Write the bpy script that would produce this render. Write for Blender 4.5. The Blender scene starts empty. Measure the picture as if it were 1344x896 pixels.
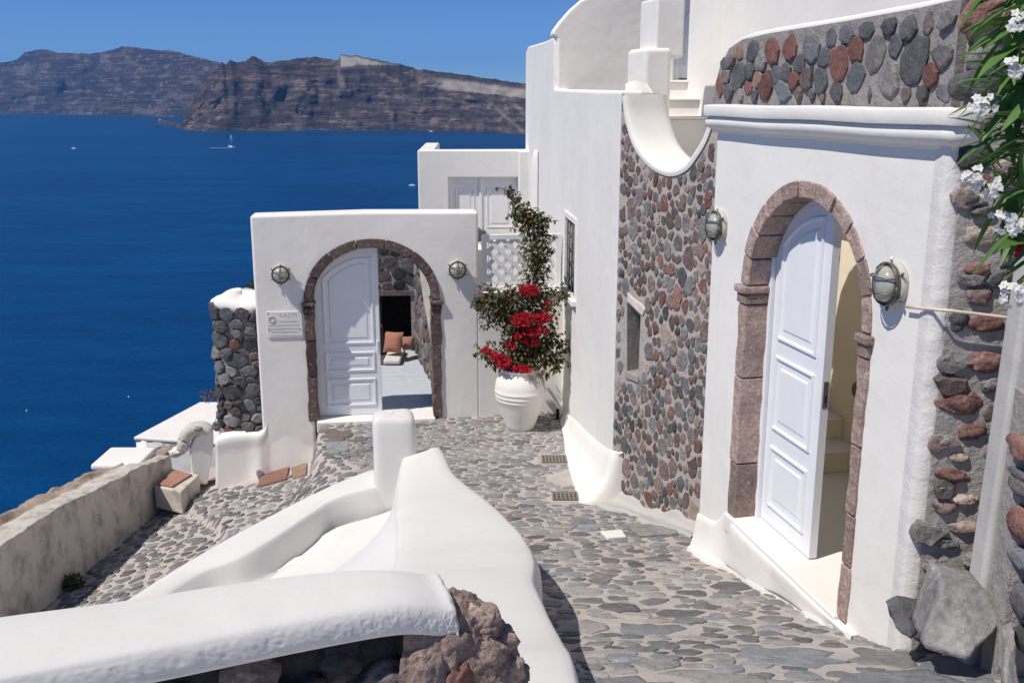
import bpy, bmesh, math, random
import numpy as np
from mathutils import Vector, Matrix, noise
from mathutils.geometry import tessellate_polygon

# ------------------------------------------------------------------ camera, sky, sun
SC = bpy.context.scene
COL = SC.collection
FPX, PITCH, ZC = 1300.0, math.radians(13.75), 4.0      # focal length in photo pixels (1344 wide), pitch, eye height
cam_d = bpy.data.cameras.new('camera'); cam = bpy.data.objects.new('camera', cam_d); COL.objects.link(cam)
cam_d.sensor_width = 36.0; cam_d.lens = 36.0 * FPX / 1344.0
cam_d.clip_start = 0.05; cam_d.clip_end = 60000
cam.location = (0, 0, ZC); cam.rotation_euler = (math.radians(90) - PITCH, 0, 0)
SC.camera = cam

SUN_H = Vector((-0.86, -0.51)).normalized(); SUN_EL = math.radians(56)
S = Vector((SUN_H.x * math.cos(SUN_EL), SUN_H.y * math.cos(SUN_EL), math.sin(SUN_EL)))
sun_d = bpy.data.lights.new('sun', 'SUN'); sun = bpy.data.objects.new('sun', sun_d); COL.objects.link(sun)
sun_d.energy = 4.2; sun_d.angle = math.radians(0.5); sun_d.color = (1.0, 0.94, 0.85)
sun.rotation_euler = (-S).to_track_quat('-Z', 'Y').to_euler(); sun.location = (-20, -10, 40)

W = bpy.data.worlds.new('World'); SC.world = W; W.use_nodes = True
wn = W.node_tree.nodes; wl = W.node_tree.links
bg = wn['Background']
sky = wn.new('ShaderNodeTexSky'); sky.sky_type = 'NISHITA'; sky.sun_disc = False
sky.sun_elevation = SUN_EL; sky.sun_rotation = math.atan2(SUN_H.x, SUN_H.y)
sky.altitude = 6000; sky.air_density = 1.0; sky.dust_density = 0.0; sky.ozone_density = 10.0
wl.new(sky.outputs[0], bg.inputs[0]); bg.inputs[1].default_value = 0.102
SC.view_settings.view_transform = 'Standard'; SC.view_settings.look = 'None'
SC.view_settings.exposure = 0.14; SC.view_settings.gamma = 1.0
SC.cycles.max_bounces = 10; SC.cycles.diffuse_bounces = 7; SC.cycles.volume_bounces = 0
SC.cycles.use_denoising = True

R = random.Random(7)
SP, CP = math.sin(PITCH), math.cos(PITCH)
def ray(u, v):
    xc, yc = (u - 672) / FPX, (448 - v) / FPX
    return Vector((xc, CP + yc * SP, -SP + yc * CP))
def at_z(u, v, z):
    d = ray(u, v); t = (z - ZC) / d.z
    return Vector((d.x * t, d.y * t, z))
def at_y(u, v, y):
    d = ray(u, v); t = y / d.y
    return Vector((d.x * t, y, ZC + d.z * t))
def pix(p):
    y, z = p[1], p[2] - ZC
    dep = y * CP - z * SP; up = y * SP + z * CP
    if dep < 0.05: return None
    return 672 + FPX * p[0] / dep, 448 - FPX * up / dep, FPX / dep

# ------------------------------------------------------------------ materials
def nt(name):
    m = bpy.data.materials.new(name); m.use_nodes = True
    return m, m.node_tree.nodes, m.node_tree.links, m.node_tree.nodes['Principled BSDF']
def rgb(c): return (c[0], c[1], c[2], 1)
def noise_node(n, l, pos, scale, detail=4, rough=0.55, vec=(1, 1, 1)):
    t = n.new('ShaderNodeTexNoise'); t.inputs['Scale'].default_value = scale
    t.inputs['Detail'].default_value = detail; t.inputs['Roughness'].default_value = rough
    if vec != (1, 1, 1):
        mp = n.new('ShaderNodeMapping'); mp.inputs['Scale'].default_value = vec
        l.new(pos, mp.inputs[0]); l.new(mp.outputs[0], t.inputs['Vector'])
    else: l.new(pos, t.inputs['Vector'])
    return t.outputs['Fac']
def ramp(n, l, fac, a, b):
    r = n.new('ShaderNodeMapRange'); r.inputs[1].default_value = a; r.inputs[2].default_value = b
    l.new(fac, r.inputs[0]); return r.outputs[0]
def mix(n, l, fac, c1, c2, blend='MIX'):
    m = n.new('ShaderNodeMix'); m.data_type = 'RGBA'; m.blend_type = blend
    if isinstance(fac, float): m.inputs[0].default_value = fac
    else: l.new(fac, m.inputs[0])
    for i, c in ((6, c1), (7, c2)):
        if isinstance(c, tuple): m.inputs[i].default_value = rgb(c)
        else: l.new(c, m.inputs[i])
    return m.outputs[2]
def bump(n, l, b, hs, dist=1.0):
    last = None
    for fac, strength, d in hs:
        bn = n.new('ShaderNodeBump'); bn.inputs['Strength'].default_value = strength; bn.inputs['Distance'].default_value = d
        l.new(fac, bn.inputs['Height'])
        if last is not None: l.new(last, bn.inputs['Normal'])
        last = bn.outputs[0]
    l.new(last, b.inputs['Normal'])
def mat_plain(name, c, rough=0.5, metal=0.0, var=0.06, spec=0.5):
    m, n, l, b = nt(name)
    pos = n.new('ShaderNodeNewGeometry').outputs['Position']
    f = noise_node(n, l, pos, 9, 3)
    l.new(mix(n, l, ramp(n, l, f, .3, .7), tuple(x * (1 - var) for x in c), tuple(x * (1 + var) for x in c)), b.inputs['Base Color'])
    b.inputs['Roughness'].default_value = rough; b.inputs['Metallic'].default_value = metal
    b.inputs['Specular IOR Level'].default_value = spec
    return m
def mat_plaster(name, c=(0.80, 0.78, 0.745), stain=0.12, stain_c=(0.55, 0.50, 0.44), big=0.25, fine=0.25, sv=(1, 1, .35), s0=.55, s1=.8):
    m, n, l, b = nt(name)
    pos = n.new('ShaderNodeNewGeometry').outputs['Position']
    f1 = noise_node(n, l, pos, 0.9, 5, .6); f2 = noise_node(n, l, pos, 5, 5, .68, sv); f3 = noise_node(n, l, pos, 55, 3, .6)
    c1 = mix(n, l, ramp(n, l, f1, .35, .7), c, tuple(x * 0.93 for x in c))
    st = n.new('ShaderNodeMath'); st.operation = 'MULTIPLY'; st.inputs[1].default_value = stain
    l.new(ramp(n, l, f2, s0, s1), st.inputs[0])
    cc = mix(n, l, st.outputs[0], c1, stain_c)
    dr = noise_node(n, l, pos, 7, 4, .6, (1, 1, .05)); sp = noise_node(n, l, pos, 70, 3, .6)
    cc = mix(n, l, ramp2(n, l, dr, .55, .75, 0, .22), cc, tuple(x * .80 for x in c))
    cc = mix(n, l, ramp2(n, l, sp, .68, .76, 0, .30), cc, tuple(x * .72 for x in c))
    l.new(cc, b.inputs['Base Color'])
    b.inputs['Roughness'].default_value = 0.75; b.inputs['Specular IOR Level'].default_value = 0.25
    bump(n, l, b, [(noise_node(n, l, pos, 2.2, 2), big, .06), (noise_node(n, l, pos, 9, 3), .25, .012), (f3, fine, .004)])
    return m
def mat_rock(name, c1, c2, pale=(0.45, 0.42, 0.40), pale_amt=0.25, scale=1.0, b1=0.6, rough=0.85, speck=0.45):
    m, n, l, b = nt(name)
    pos = n.new('ShaderNodeNewGeometry').outputs['Position']
    oi = n.new('ShaderNodeObjectInfo').outputs['Random']
    f1 = noise_node(n, l, pos, 9 * scale, 5, .65); f2 = noise_node(n, l, pos, 60 * scale, 4, .7); f3 = noise_node(n, l, pos, 22 * scale, 5, .7)
    c = mix(n, l, ramp(n, l, f1, .3, .7), c1, c2)
    mu = n.new('ShaderNodeMath'); mu.operation = 'MULTIPLY'; mu.inputs[1].default_value = pale_amt
    l.new(ramp(n, l, f3, .56, .72), mu.inputs[0])
    c = mix(n, l, mu.outputs[0], c, pale)
    c = mix(n, l, ramp2(n, l, f2, .3, .7, speck, 0.0), c, (.02, .018, .018))
    hs = n.new('ShaderNodeHueSaturation'); l.new(c, hs.inputs['Color'])
    l.new(ramp2(n, l, oi, 0, 1, .7, 1.35), hs.inputs['Value'])
    l.new(hs.outputs[0], b.inputs['Base Color'])
    b.inputs['Roughness'].default_value = rough; b.inputs['Specular IOR Level'].default_value = 0.3
    bump(n, l, b, [(f1, b1, .03), (f3, b1, .012), (f2, b1 * .8, .004)])
    return m
def ramp2(n, l, fac, a, b, c, d):
    r = n.new('ShaderNodeMapRange')
    for i, x in enumerate((a, b, c, d)): r.inputs[i + 1].default_value = x
    l.new(fac, r.inputs[0]); return r.outputs[0]

M = {}
M['plaster'] = mat_plaster('white_plaster', stain=.26, stain_c=(.58, .53, .47))
M['plaster_clean'] = mat_plaster('white_plaster_clean', c=(.78, .755, .715), stain=.05, big=.3, fine=.3)
M['plaster_low'] = mat_plaster('dimmed_white_plaster', c=(.675, .66, .64), stain=.16, stain_c=(.50, .46, .42), big=.15, fine=.2)  # foreground white dimmed by colour to stand in for highlight roll-off
M['plaster_gate'] = mat_plaster('gate_plaster', c=(.81, .785, .745), stain=.08, big=.15)
M['plaster_old'] = mat_plaster('weathered_plaster', c=(.60, .55, .49), stain=.8, stain_c=(.25, .23, .215), big=.5, fine=.9, sv=(1, 1, .75), s0=.47, s1=.66)
M['fillet'] = mat_plaster('pale_cement', c=(.46, .445, .425), stain=.4, stain_c=(.30, .28, .26), big=.4, fine=.6)
M['cement'] = mat_plaster('grey_cement', c=(.50, .49, .475), stain=.4, stain_c=(.30, .29, .28), big=.4, fine=.6)
M['plaster_bounce'] = mat_plaster('white_plaster_bounce_tint', c=(.83, .785, .71), stain=.05, big=.3, fine=.2)  # white plaster; warm bounce light tinted into the colour for the shaded terrace wall
M['roughcast'] = mat_plaster('white_roughcast', c=(.72, .70, .68), stain=.2, big=.5, fine=1.0)
M['marble'] = mat_plaster('white_marble', c=(.78, .76, .72), stain=.2, stain_c=(.6, .55, .5), big=.1, fine=.05)
M['cream'] = mat_plaster('cream_plaster', c=(.84, .77, .62), stain=.1, big=.15)
M['mortar'] = mat_rock('grey_mortar', (.33, .305, .29), (.44, .41, .39), (.52, .49, .46), .35, 1.0, .8, .85, .2)
M['mortar_warm'] = mat_rock('warm_mortar', (.44, .39, .365), (.55, .495, .46), (.58, .53, .50), .35, .8, .6, .85, .15)
M['basalt'] = mat_rock('dark_basalt', (.075, .075, .082), (.15, .15, .158), (.36, .35, .345), .4)
M['basalt_blue'] = mat_rock('blue_grey_basalt', (.12, .127, .143), (.21, .217, .235), (.38, .37, .365), .35)
M['grey'] = mat_rock('grey_stone', (.18, .172, .17), (.30, .287, .28), (.44, .42, .40), .4)
M['purple'] = mat_rock('purple_brown_stone', (.135, .103, .10), (.225, .175, .168), (.40, .355, .34), .4)
M['red'] = mat_rock('red_scoria', (.165, .072, .06), (.27, .135, .115), (.42, .35, .32), .35)
M['ochre'] = mat_rock('ochre_stone', (.30, .19, .13), (.42, .29, .21), (.48, .42, .38), .3)
M['cob_grey'] = mat_rock('cobble_grey', (.235, .225, .22), (.37, .355, .345), (.50, .47, .445), .6, 1.0, .8, .85, .35)
M['cob_blue'] = mat_rock('cobble_blue_grey', (.17, .178, .195), (.285, .29, .305), (.46, .44, .42), .5, 1.0, .8, .85, .35)
M['cob_dark'] = mat_rock('cobble_dark', (.12, .115, .118), (.215, .205, .205), (.42, .40, .38), .45, 1.0, .8, .85, .35)
M['cob_brown'] = mat_rock('cobble_brown', (.235, .195, .18), (.35, .30, .28), (.50, .45, .42), .55, 1.0, .8, .85, .35)
M['rub_purple'] = mat_rock('rubble_purple_brown', (.155, .105, .098), (.27, .20, .185), (.48, .42, .39), .9, 1.1, .9)
M['rub_red'] = mat_rock('rubble_red', (.20, .09, .075), (.31, .17, .145), (.48, .41, .38), .85, 1.1, .9)
M['rub_grey'] = mat_rock('rubble_grey', (.16, .15, .148), (.28, .265, .26), (.48, .44, .41), .9, 1.1, .9)
M['rub_tan'] = mat_rock('rubble_tan', (.34, .255, .215), (.48, .39, .34), (.55, .49, .45), .5, 1.1, .9)
M['black'] = mat_rock('black_lava', (.028, .027, .03), (.065, .062, .066), (.2, .19, .19), .25)
M['pinkrock'] = mat_rock('pink_tuff', (.40, .275, .23), (.55, .42, .365), (.58, .50, .45), .45, 1.2, 1.0)
M['palerock'] = mat_rock('pale_boulder', (.24, .23, .235), (.56, .54, .535), (.86, .84, .83), 1.0, .38, 1.0)
M['frame_dark'] = mat_rock('brown_frame_stone', (.085, .055, .05), (.16, .108, .10), (.50, .45, .42), .85, .9, .6)
M['frame_pink'] = mat_rock('pink_frame_stone', (.33, .225, .195), (.50, .385, .34), (.70, .63, .58), .9, 1.0, 1.0)
M['terracotta'] = mat_rock('terracotta', (.36, .18, .13), (.46, .25, .19), (.5, .38, .32), .3, 1.0, .25)
M['white_paint'] = mat_plain('white_door_paint', (.765, .78, .82), .4, var=.02)
M['white_wood'] = mat_plain('white_wood', (.83, .815, .80), .45, var=.02)
M['pot'] = mat_plaster('whitewashed_clay', c=(.80, .765, .71), stain=.15, big=.1, fine=.2)
M['metal'] = mat_plain('lamp_metal', (.16, .16, .145), .45, .8)
M['lampback'] = mat_plain('lamp_back', (.50, .47, .42), .6)
M['grate'] = mat_plain('grate_metal', (.27, .235, .21), .6, .2)
M['iron'] = mat_plain('iron', (.16, .15, .145), .6, .6)
M['dark'] = mat_plain('near_black', (.018, .016, .015), .9)
M['cable'] = mat_plain('cable_sheath', (.62, .52, .42), .6)
M['shade_grey'] = mat_plain('shaded_white_grey', (.46, .50, .54), .6)  # white floor and low wall given the blue-grey of their shade
M['sofa'] = mat_plain('dark_sofa', (.06, .055, .055), .8)
M['cushion'] = mat_plain('rust_cushion', (.34, .15, .10), .9)
M['cushion_grey'] = mat_plain('pale_cushion', (.6, .58, .55), .9)
M['bark'] = mat_plain('twig', (.12, .085, .06), .9)
M['boat'] = mat_plain('boat_white', (.82, .83, .84), .4)
M['foam'] = mat_plain('foam', (.70, .76, .80), .8)
M['print'] = mat_plain('plaque_print', (.46, .445, .45), .7)
M['plaque'] = mat_plain('plaque_stone', (.70, .69, .675), .6)
def mat_glass():
    m, n, l, b = nt('lamp_glass')
    pos = n.new('ShaderNodeNewGeometry').outputs['Position']
    f = noise_node(n, l, pos, 40, 3)
    l.new(mix(n, l, f, (.30, .30, .25), (.46, .46, .40)), b.inputs['Base Color'])
    b.inputs['Roughness'].default_value = .12; b.inputs['Coat Weight'].default_value = .6
    return m
M['glass'] = mat_glass()
def mat_pane():
    m, n, l, b = nt('window_pane')
    pos = n.new('ShaderNodeNewGeometry').outputs['Position']
    f = noise_node(n, l, pos, 4, 3)
    l.new(mix(n, l, f, (.16, .18, .19), (.32, .33, .33)), b.inputs['Base Color'])
    b.inputs['Roughness'].default_value = .06
    return m
M['pane'] = mat_pane()
def mat_leaf(name, c1, c2, c3=None, trans=.25):
    m, n, l, b = nt(name)
    g = n.new('ShaderNodeNewGeometry')
    col = mix(n, l, g.outputs['Random Per Island'], c1, c2)
    if c3:
        f = noise_node(n, l, g.outputs['Position'], 6, 3)
        col = mix(n, l, ramp(n, l, f, .5, .7), col, c3)
    l.new(col, b.inputs['Base Color']); b.inputs['Roughness'].default_value = .5
    tr = n.new('ShaderNodeBsdfTranslucent'); l.new(col, tr.inputs['Color'])
    ms = n.new('ShaderNodeMixShader'); ms.inputs[0].default_value = trans
    l.new(b.outputs[0], ms.inputs[1]); l.new(tr.outputs[0], ms.inputs[2])
    l.new(ms.outputs[0], n['Material Output'].inputs['Surface'])
    return m
M['boug'] = mat_leaf('bougainvillea_leaf', (.055, .068, .018), (.115, .115, .036), (.15, .085, .035))
M['bract'] = mat_leaf('red_bract', (.42, .008, .022), (.62, .02, .045), None, .35)
M['olea'] = mat_leaf('oleander_leaf', (.05, .125, .028), (.11, .22, .05), None, .2)
M['petal'] = mat_leaf('white_petal', (.74, .74, .72), (.84, .83, .80), None, .3)
M['drygrass'] = mat_leaf('dry_grass', (.16, .15, .07), (.30, .26, .15), None, .2)
M['shrub'] = mat_leaf('coastal_shrub', (.05, .06, .025), (.10, .10, .045), None, .2)
M['pinkshrub'] = mat_leaf('reddish_shrub', (.12, .06, .06), (.22, .13, .12), None, .2)
def mat_sea():
    m, n, l, b = nt('sea_water')
    pos = n.new('ShaderNodeNewGeometry').outputs['Position']
    big = noise_node(n, l, pos, .0012, 4, .6, (1, 2.2, 1)); mid = noise_node(n, l, pos, .02, 4, .6, (1, 2.5, 1))
    c = mix(n, l, ramp(n, l, big, .35, .65), (.0001, .040, .142), (.0001, .060, .200))
    c = mix(n, l, ramp(n, l, mid, .35, .7), c, (.0001, .037, .130))
    pat = noise_node(n, l, pos, .006, 5, .6, (1, 3.5, 1)); c = mix(n, l, ramp2(n, l, pat, .5, .66, 0, .55), c, (.0002, .068, .215))
    l.new(c, b.inputs['Base Color'])
    b.inputs['Roughness'].default_value = .32; b.inputs['Specular IOR Level'].default_value = .03
    w1 = noise_node(n, l, pos, .055, 6, .65, (1, 2.6, 1)); w2 = noise_node(n, l, pos, .32, 4, .6, (1, 2.0, 1))
    bump(n, l, b, [(w1, .8, 3.0), (w2, .7, .5)])
    return m
M['sea'] = mat_sea()
def mat_cliff():
    m, n, l, b = nt('volcanic_cliff')
    g = n.new('ShaderNodeNewGeometry'); pos = g.outputs['Position']
    at = n.new('ShaderNodeAttribute'); at.attribute_name = 'ash'
    f1 = noise_node(n, l, pos, .004, 6, .65, (1, 1, 7)); f2 = noise_node(n, l, pos, .012, 5, .6); f3 = noise_node(n, l, pos, .045, 5, .65, (1, 1, 2.0)); f5 = noise_node(n, l, pos, .0045, 5, .7, (1, 1, 14))
    c = mix(n, l, ramp(n, l, f1, .38, .62), (.050, .036, .034), (.125, .092, .080))
    c = mix(n, l, ramp(n, l, f2, .5, .75), c, (.150, .100, .085))
    c = mix(n, l, ramp(n, l, f3, .50, .62), c, (.040, .036, .036))
    f4 = noise_node(n, l, pos, .022, 6, .7, (1, 1, 1.6)); c = mix(n, l, ramp2(n, l, f4, .52, .60, 0, .75), c, (.22, .165, .14))
    c = mix(n, l, ramp2(n, l, f5, .47, .52, 0, .8), c, (.034, .028, .029))
    c = mix(n, l, at.outputs['Fac'], c, (.36, .33, .29))
    l.new(c, b.inputs['Base Color']); b.inputs['Roughness'].default_value = .95; b.inputs['Specular IOR Level'].default_value = .1
    bump(n, l, b, [(f5, .5, 14), (f3, .7, 9)])
    return m
M['cliff'] = mat_cliff()
M['soil'] = mat_rock('pinkish_earth', (.36, .27, .21), (.48, .38, .31), (.55, .48, .42), .5, .5, 1.0)
M['slope'] = mat_rock('hill_earth', (.16, .12, .09), (.26, .20, .15), (.3, .28, .2), .3, .05, 1.0)

# ------------------------------------------------------------------ object helpers
WL = {}                      # world location of every object made here (no rotations or scales are used on parents)
def reg(o, loc, parent):
    WL[o.name] = Vector(loc)
    if parent is not None:
        o.parent = parent; o.location = Vector(loc) - WL[parent.name]
    else: o.location = Vector(loc)
def tag(o, label, cat=None, group=None, kind=None):
    if label: o['label'] = label
    if cat: o['category'] = cat
    if group: o['group'] = group
    if kind: o['kind'] = kind
    return o
def thing(name, loc, label, cat, group=None):
    o = bpy.data.objects.new(name, None); COL.objects.link(o); o.empty_display_size = .1
    reg(o, loc, None); return tag(o, label, cat, group)
def mk(name, V, F, mat, parent=None, smooth=True, loc=None, attr=None):
    V = np.asarray(V, dtype=float).reshape(-1, 3)
    c = Vector(loc) if loc is not None else Vector(((V.min(0) + V.max(0)) / 2).tolist())
    me = bpy.data.meshes.new(name); me.from_pydata((V - np.array(c)).tolist(), [], F)
    mats = mat if isinstance(mat, (list, tuple)) else [mat]
    for q in mats: me.materials.append(M[q])
    me.polygons.foreach_set('use_smooth', [smooth] * len(me.polygons))
    if attr is not None:
        a = me.attributes.new(attr[0], 'FLOAT', 'POINT'); a.data.foreach_set('value', attr[1])
    me.validate(); me.update()
    o = bpy.data.objects.new(name, me); COL.objects.link(o); reg(o, c, parent)
    return o
def fixn(o):
    bm = bmesh.new(); bm.from_mesh(o.data); bmesh.ops.recalc_face_normals(bm, faces=bm.faces[:]); bm.to_mesh(o.data); bm.free(); return o
def bevel(o, w, seg=3, ang=35):
    m = o.modifiers.new('bevel', 'BEVEL'); m.width = w; m.segments = seg; m.limit_method = 'ANGLE'; m.angle_limit = math.radians(ang)
    try: m.harden_normals = False
    except Exception: pass
    for p in o.data.polygons: p.use_smooth = True
    w2 = o.modifiers.new('normals', 'WEIGHTED_NORMAL'); w2.weight = 90; w2.keep_sharp = True
    return o
def subsurf(o, n=2):
    m = o.modifiers.new('subsurf', 'SUBSURF'); m.levels = n; m.render_levels = n; return o

class Fr:                     # a vertical wall plane: s along (left to right seen from the street), z up, o outward
    def __init__(self, p0, d):
        self.p = Vector((p0[0], p0[1])); self.d = Vector((d[0], d[1])).normalized(); self.n = Vector((self.d.y, -self.d.x))
    def pt(self, s, z, o=0.0):
        q = self.p + self.d * s + self.n * o
        return (q.x, q.y, z)
    def uv(self, u, v, o=0.0):
        r = ray(u, v); r2 = Vector((r.x, r.y))
        t = (self.p.dot(self.n) + o) / r2.dot(self.n)
        return ((r2 * t - self.p).dot(self.d), ZC + r.z * t)
    def uvs(self, L, o=0.0): return [self.uv(u, v, o) for u, v in L]

def wob(poly, step=.18, amp=.006, keep=()):
    out = []
    for i, a in enumerate(poly):
        b = poly[(i + 1) % len(poly)]
        L = math.hypot(b[0] - a[0], b[1] - a[1]); k = max(1, int(L / step))
        for j in range(k):
            t = j / k; x, y = a[0] + (b[0] - a[0]) * t, a[1] + (b[1] - a[1]) * t
            if j: x += R.uniform(-amp, amp); y += R.uniform(-amp, amp)
            out.append((x, y))
    return out
def prism(name, F, outer, o0, o1, mat, parent=None, holes=(), bev=0.0, smooth=False, seg=3):
    loops = [outer] + list(holes)
    flat = [p for L in loops for p in L]; n = len(flat)
    tri = tessellate_polygon([[Vector((a, b, 0)) for a, b in L] for L in loops]) if holes else [tuple(range(n))]
    V = [F.pt(a, b, o0) for a, b in flat] + [F.pt(a, b, o1) for a, b in flat]
    fs = [tuple(t) for t in tri] + [tuple(i + n for i in reversed(t)) for t in tri]
    base = 0
    for L in loops:
        k = len(L)
        for i in range(k):
            a, b = base + i, base + (i + 1) % k
            fs.append((a, b, b + n, a + n))
        base += k
    o = fixn(mk(name, V, fs, mat, parent, smooth))
    if bev: bevel(o, bev, seg)
    return o
def rect(s0, s1, z0, z1): return [(s0, z0), (s1, z0), (s1, z1), (s0, z1)]
def box(name, lo, hi, mat, parent=None, bev=0.0, seg=3):
    V = [(x, y, z) for z in (lo[2], hi[2]) for y in (lo[1], hi[1]) for x in (lo[0], hi[0])]
    fs = [(0, 2, 3, 1), (4, 5, 7, 6), (0, 1, 5, 4), (2, 6, 7, 3), (0, 4, 6, 2), (1, 3, 7, 5)]
    o = mk(name, V, fs, mat, parent, False)
    if bev: bevel(o, bev, seg)
    return o
def fbox(name, F, s0, s1, z0, z1, o0, o1, mat, parent=None, bev=0.0, seg=2):
    return prism(name, F, rect(s0, s1, z0, z1), o0, o1, mat, parent, bev=bev, seg=seg)
def tube_geo(P, r, seg=6, V=None, Fc=None):
    V = [] if V is None else V; Fc = [] if Fc is None else Fc
    P = [Vector(p) for p in P]; b0 = len(V)
    rr = r if isinstance(r, (list, tuple)) else [r] * len(P)
    for i, p in enumerate(P):
        t = (P[min(i + 1, len(P) - 1)] - P[max(i - 1, 0)]).normalized()
        a = t.orthogonal().normalized() if abs(t.z) > .9 else t.cross(Vector((0, 0, 1))).normalized()
        b = t.cross(a)
        for k in range(seg):
            an = 2 * math.pi * k / seg
            V.append(tuple(p + (a * math.cos(an) + b * math.sin(an)) * rr[i]))
    for i in range(len(P) - 1):
        for k in range(seg):
            q = b0 + i * seg
            Fc.append((q + k, q + (k + 1) % seg, q + seg + (k + 1) % seg, q + seg + k))
    Fc.append(tuple(b0 + k for k in reversed(range(seg)))); Fc.append(tuple(b0 + (len(P) - 1) * seg + k for k in range(seg)))
    return V, Fc
def tube(name, P, r, mat, parent=None, seg=6):
    V, Fc = tube_geo(P, r, seg); return mk(name, V, Fc, mat, parent)
def lathe_geo(prof, c, ax_t, ax_u, ax_n, seg=24, V=None, Fc=None, su=1.0):
    V = [] if V is None else V; Fc = [] if Fc is None else Fc; b0 = len(V)
    c, t, u, n = Vector(c), Vector(ax_t), Vector(ax_u), Vector(ax_n)
    for r, o in prof:
        for k in range(seg):
            a = 2 * math.pi * k / seg
            V.append(tuple(c + t * (r * math.cos(a)) + u * (r * su * math.sin(a)) + n * o))
    for i in range(len(prof) - 1):
        for k in range(seg):
            q = b0 + i * seg
            Fc.append((q + k, q + (k + 1) % seg, q + seg + (k + 1) % seg, q + seg + k))
    Fc.append(tuple(b0 + k for k in reversed(range(seg)))); Fc.append(tuple(b0 + (len(prof) - 1) * seg + k for k in range(seg)))
    return V, Fc
def grid(name, rows, mat, parent=None, sub=0, attr=None, smooth=True, disp=None):
    nr, nc = len(rows), len(rows[0])
    V = [tuple(p) for r in rows for p in r]
    fs = [(i * nc + j, i * nc + j + 1, (i + 1) * nc + j + 1, (i + 1) * nc + j) for i in range(nr - 1) for j in range(nc - 1)]
    o = mk(name, V, fs, mat, parent, smooth, attr=attr)
    if sub: subsurf(o, sub)
    return o
def densify(rows, kr, kc):
    """Catmull-Rom refinement of a grid of points, kr times along the rows and kc times across."""
    def cr(p0, p1, p2, p3, t):
        return 0.5 * ((2 * p1) + (-p0 + p2) * t + (2 * p0 - 5 * p1 + 4 * p2 - p3) * t * t + (-p0 + 3 * p1 - 3 * p2 + p3) * t ** 3)
    def line(L, k):
        L = [np.array(p, float) for p in L]; out = []
        for i in range(len(L) - 1):
            a = L[i - 1] if i else 2 * L[0] - L[1]; d = L[i + 2] if i + 2 < len(L) else 2 * L[-1] - L[-2]
            for j in range(k): out.append(cr(a, L[i], L[i + 1], d, j / k))
        out.append(L[-1]); return out
    a = [line(r, kc) for r in rows]
    b = [line([r[j] for r in a], kr) for j in range(len(a[0]))]
    return [[b[j][i] for j in range(len(b))] for i in range(len(b[0]))]
def nz(p, s, o=0.0): return noise.noise(Vector((p[0] * s + o, p[1] * s + o * 1.7, p[2] * s - o)))
def rock(name, c, size, mat, parent=None, sub=2, amp=.22, freq=2.0, seed=0, pw=.85, rot=None):
    bm = bmesh.new(); bmesh.ops.create_icosphere(bm, subdivisions=sub, radius=1.0)
    rt = Matrix.Rotation(R.uniform(0, 6.28), 3, 'Z') if rot is None else rot
    V = []
    for v in bm.verts:
        p = v.co.copy()
        q = Vector([math.copysign(abs(x) ** pw, x) for x in p]); q = q * (1 / max(.85, q.length)) * 1.0
        k = 1 + amp * nz(p, freq, seed) + amp * .45 * nz(p, freq * 2.7, seed + 5) + amp * .2 * nz(p, freq * 6, seed + 9)
        q = q * k
        q = rt @ Vector((q.x * size[0], q.y * size[1], q.z * size[2]))
        V.append(tuple(Vector(c) + q))
    fs = [tuple(x.index for x in f.verts) for f in bm.faces]; bm.free()
    return mk(name, V, fs, mat, parent)

# ---- Voronoi stones
def clip(poly, mx, my, nx, ny):
    out = []
    for i in range(len(poly)):
        a, b = poly[i], poly[(i + 1) % len(poly)]
        da = (a[0] - mx) * nx + (a[1] - my) * ny; db = (b[0] - mx) * nx + (b[1] - my) * ny
        if da <= 0: out.append(a)
        if da * db < 0:
            t = da / (da - db); out.append((a[0] + (b[0] - a[0]) * t, a[1] + (b[1] - a[1]) * t))
    return out
def inpoly(x, y, P):
    c = False; j = len(P) - 1
    for i in range(len(P)):
        if (P[i][1] > y) != (P[j][1] > y) and x < (P[j][0] - P[i][0]) * (y - P[i][1]) / (P[j][1] - P[i][1]) + P[i][0]: c = not c
        j = i
    return c
def scatter(region, rad, rng, ax=1.0, ay=1.0, tries=9000, fixed=(), mult=(.62, .78, .9, 1, 1.15, 1.4)):
    """dart throwing inside a polygon; rad(x, y) is the spacing; ax, ay stretch the cells. Returns (x, y, r)."""
    xs = [p[0] for p in region]; ys = [p[1] for p in region]
    pts = list(fixed)
    cell = .5; H = {}
    for p in pts: H.setdefault((int(p[0] // cell), int(p[1] // cell)), []).append(p)
    for _ in range(tries):
        x, y = rng.uniform(min(xs), max(xs)), rng.uniform(min(ys), max(ys))
        if not inpoly(x, y, region): continue
        r = rad(x, y) * rng.choice(mult); ok = True
        i, j = int(x // cell), int(y // cell)
        for a in (-1, 0, 1):
            for b in (-1, 0, 1):
                for q in H.get((i + a, j + b), ()):
                    if ((x - q[0]) / ax) ** 2 + ((y - q[1]) / ay) ** 2 < ((r + q[2]) / 2) ** 2: ok = False; break
                if not ok: break
            if not ok: break
        if ok:
            p = (x, y, r); pts.append(p); H.setdefault((i, j), []).append(p)
    return pts
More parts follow.
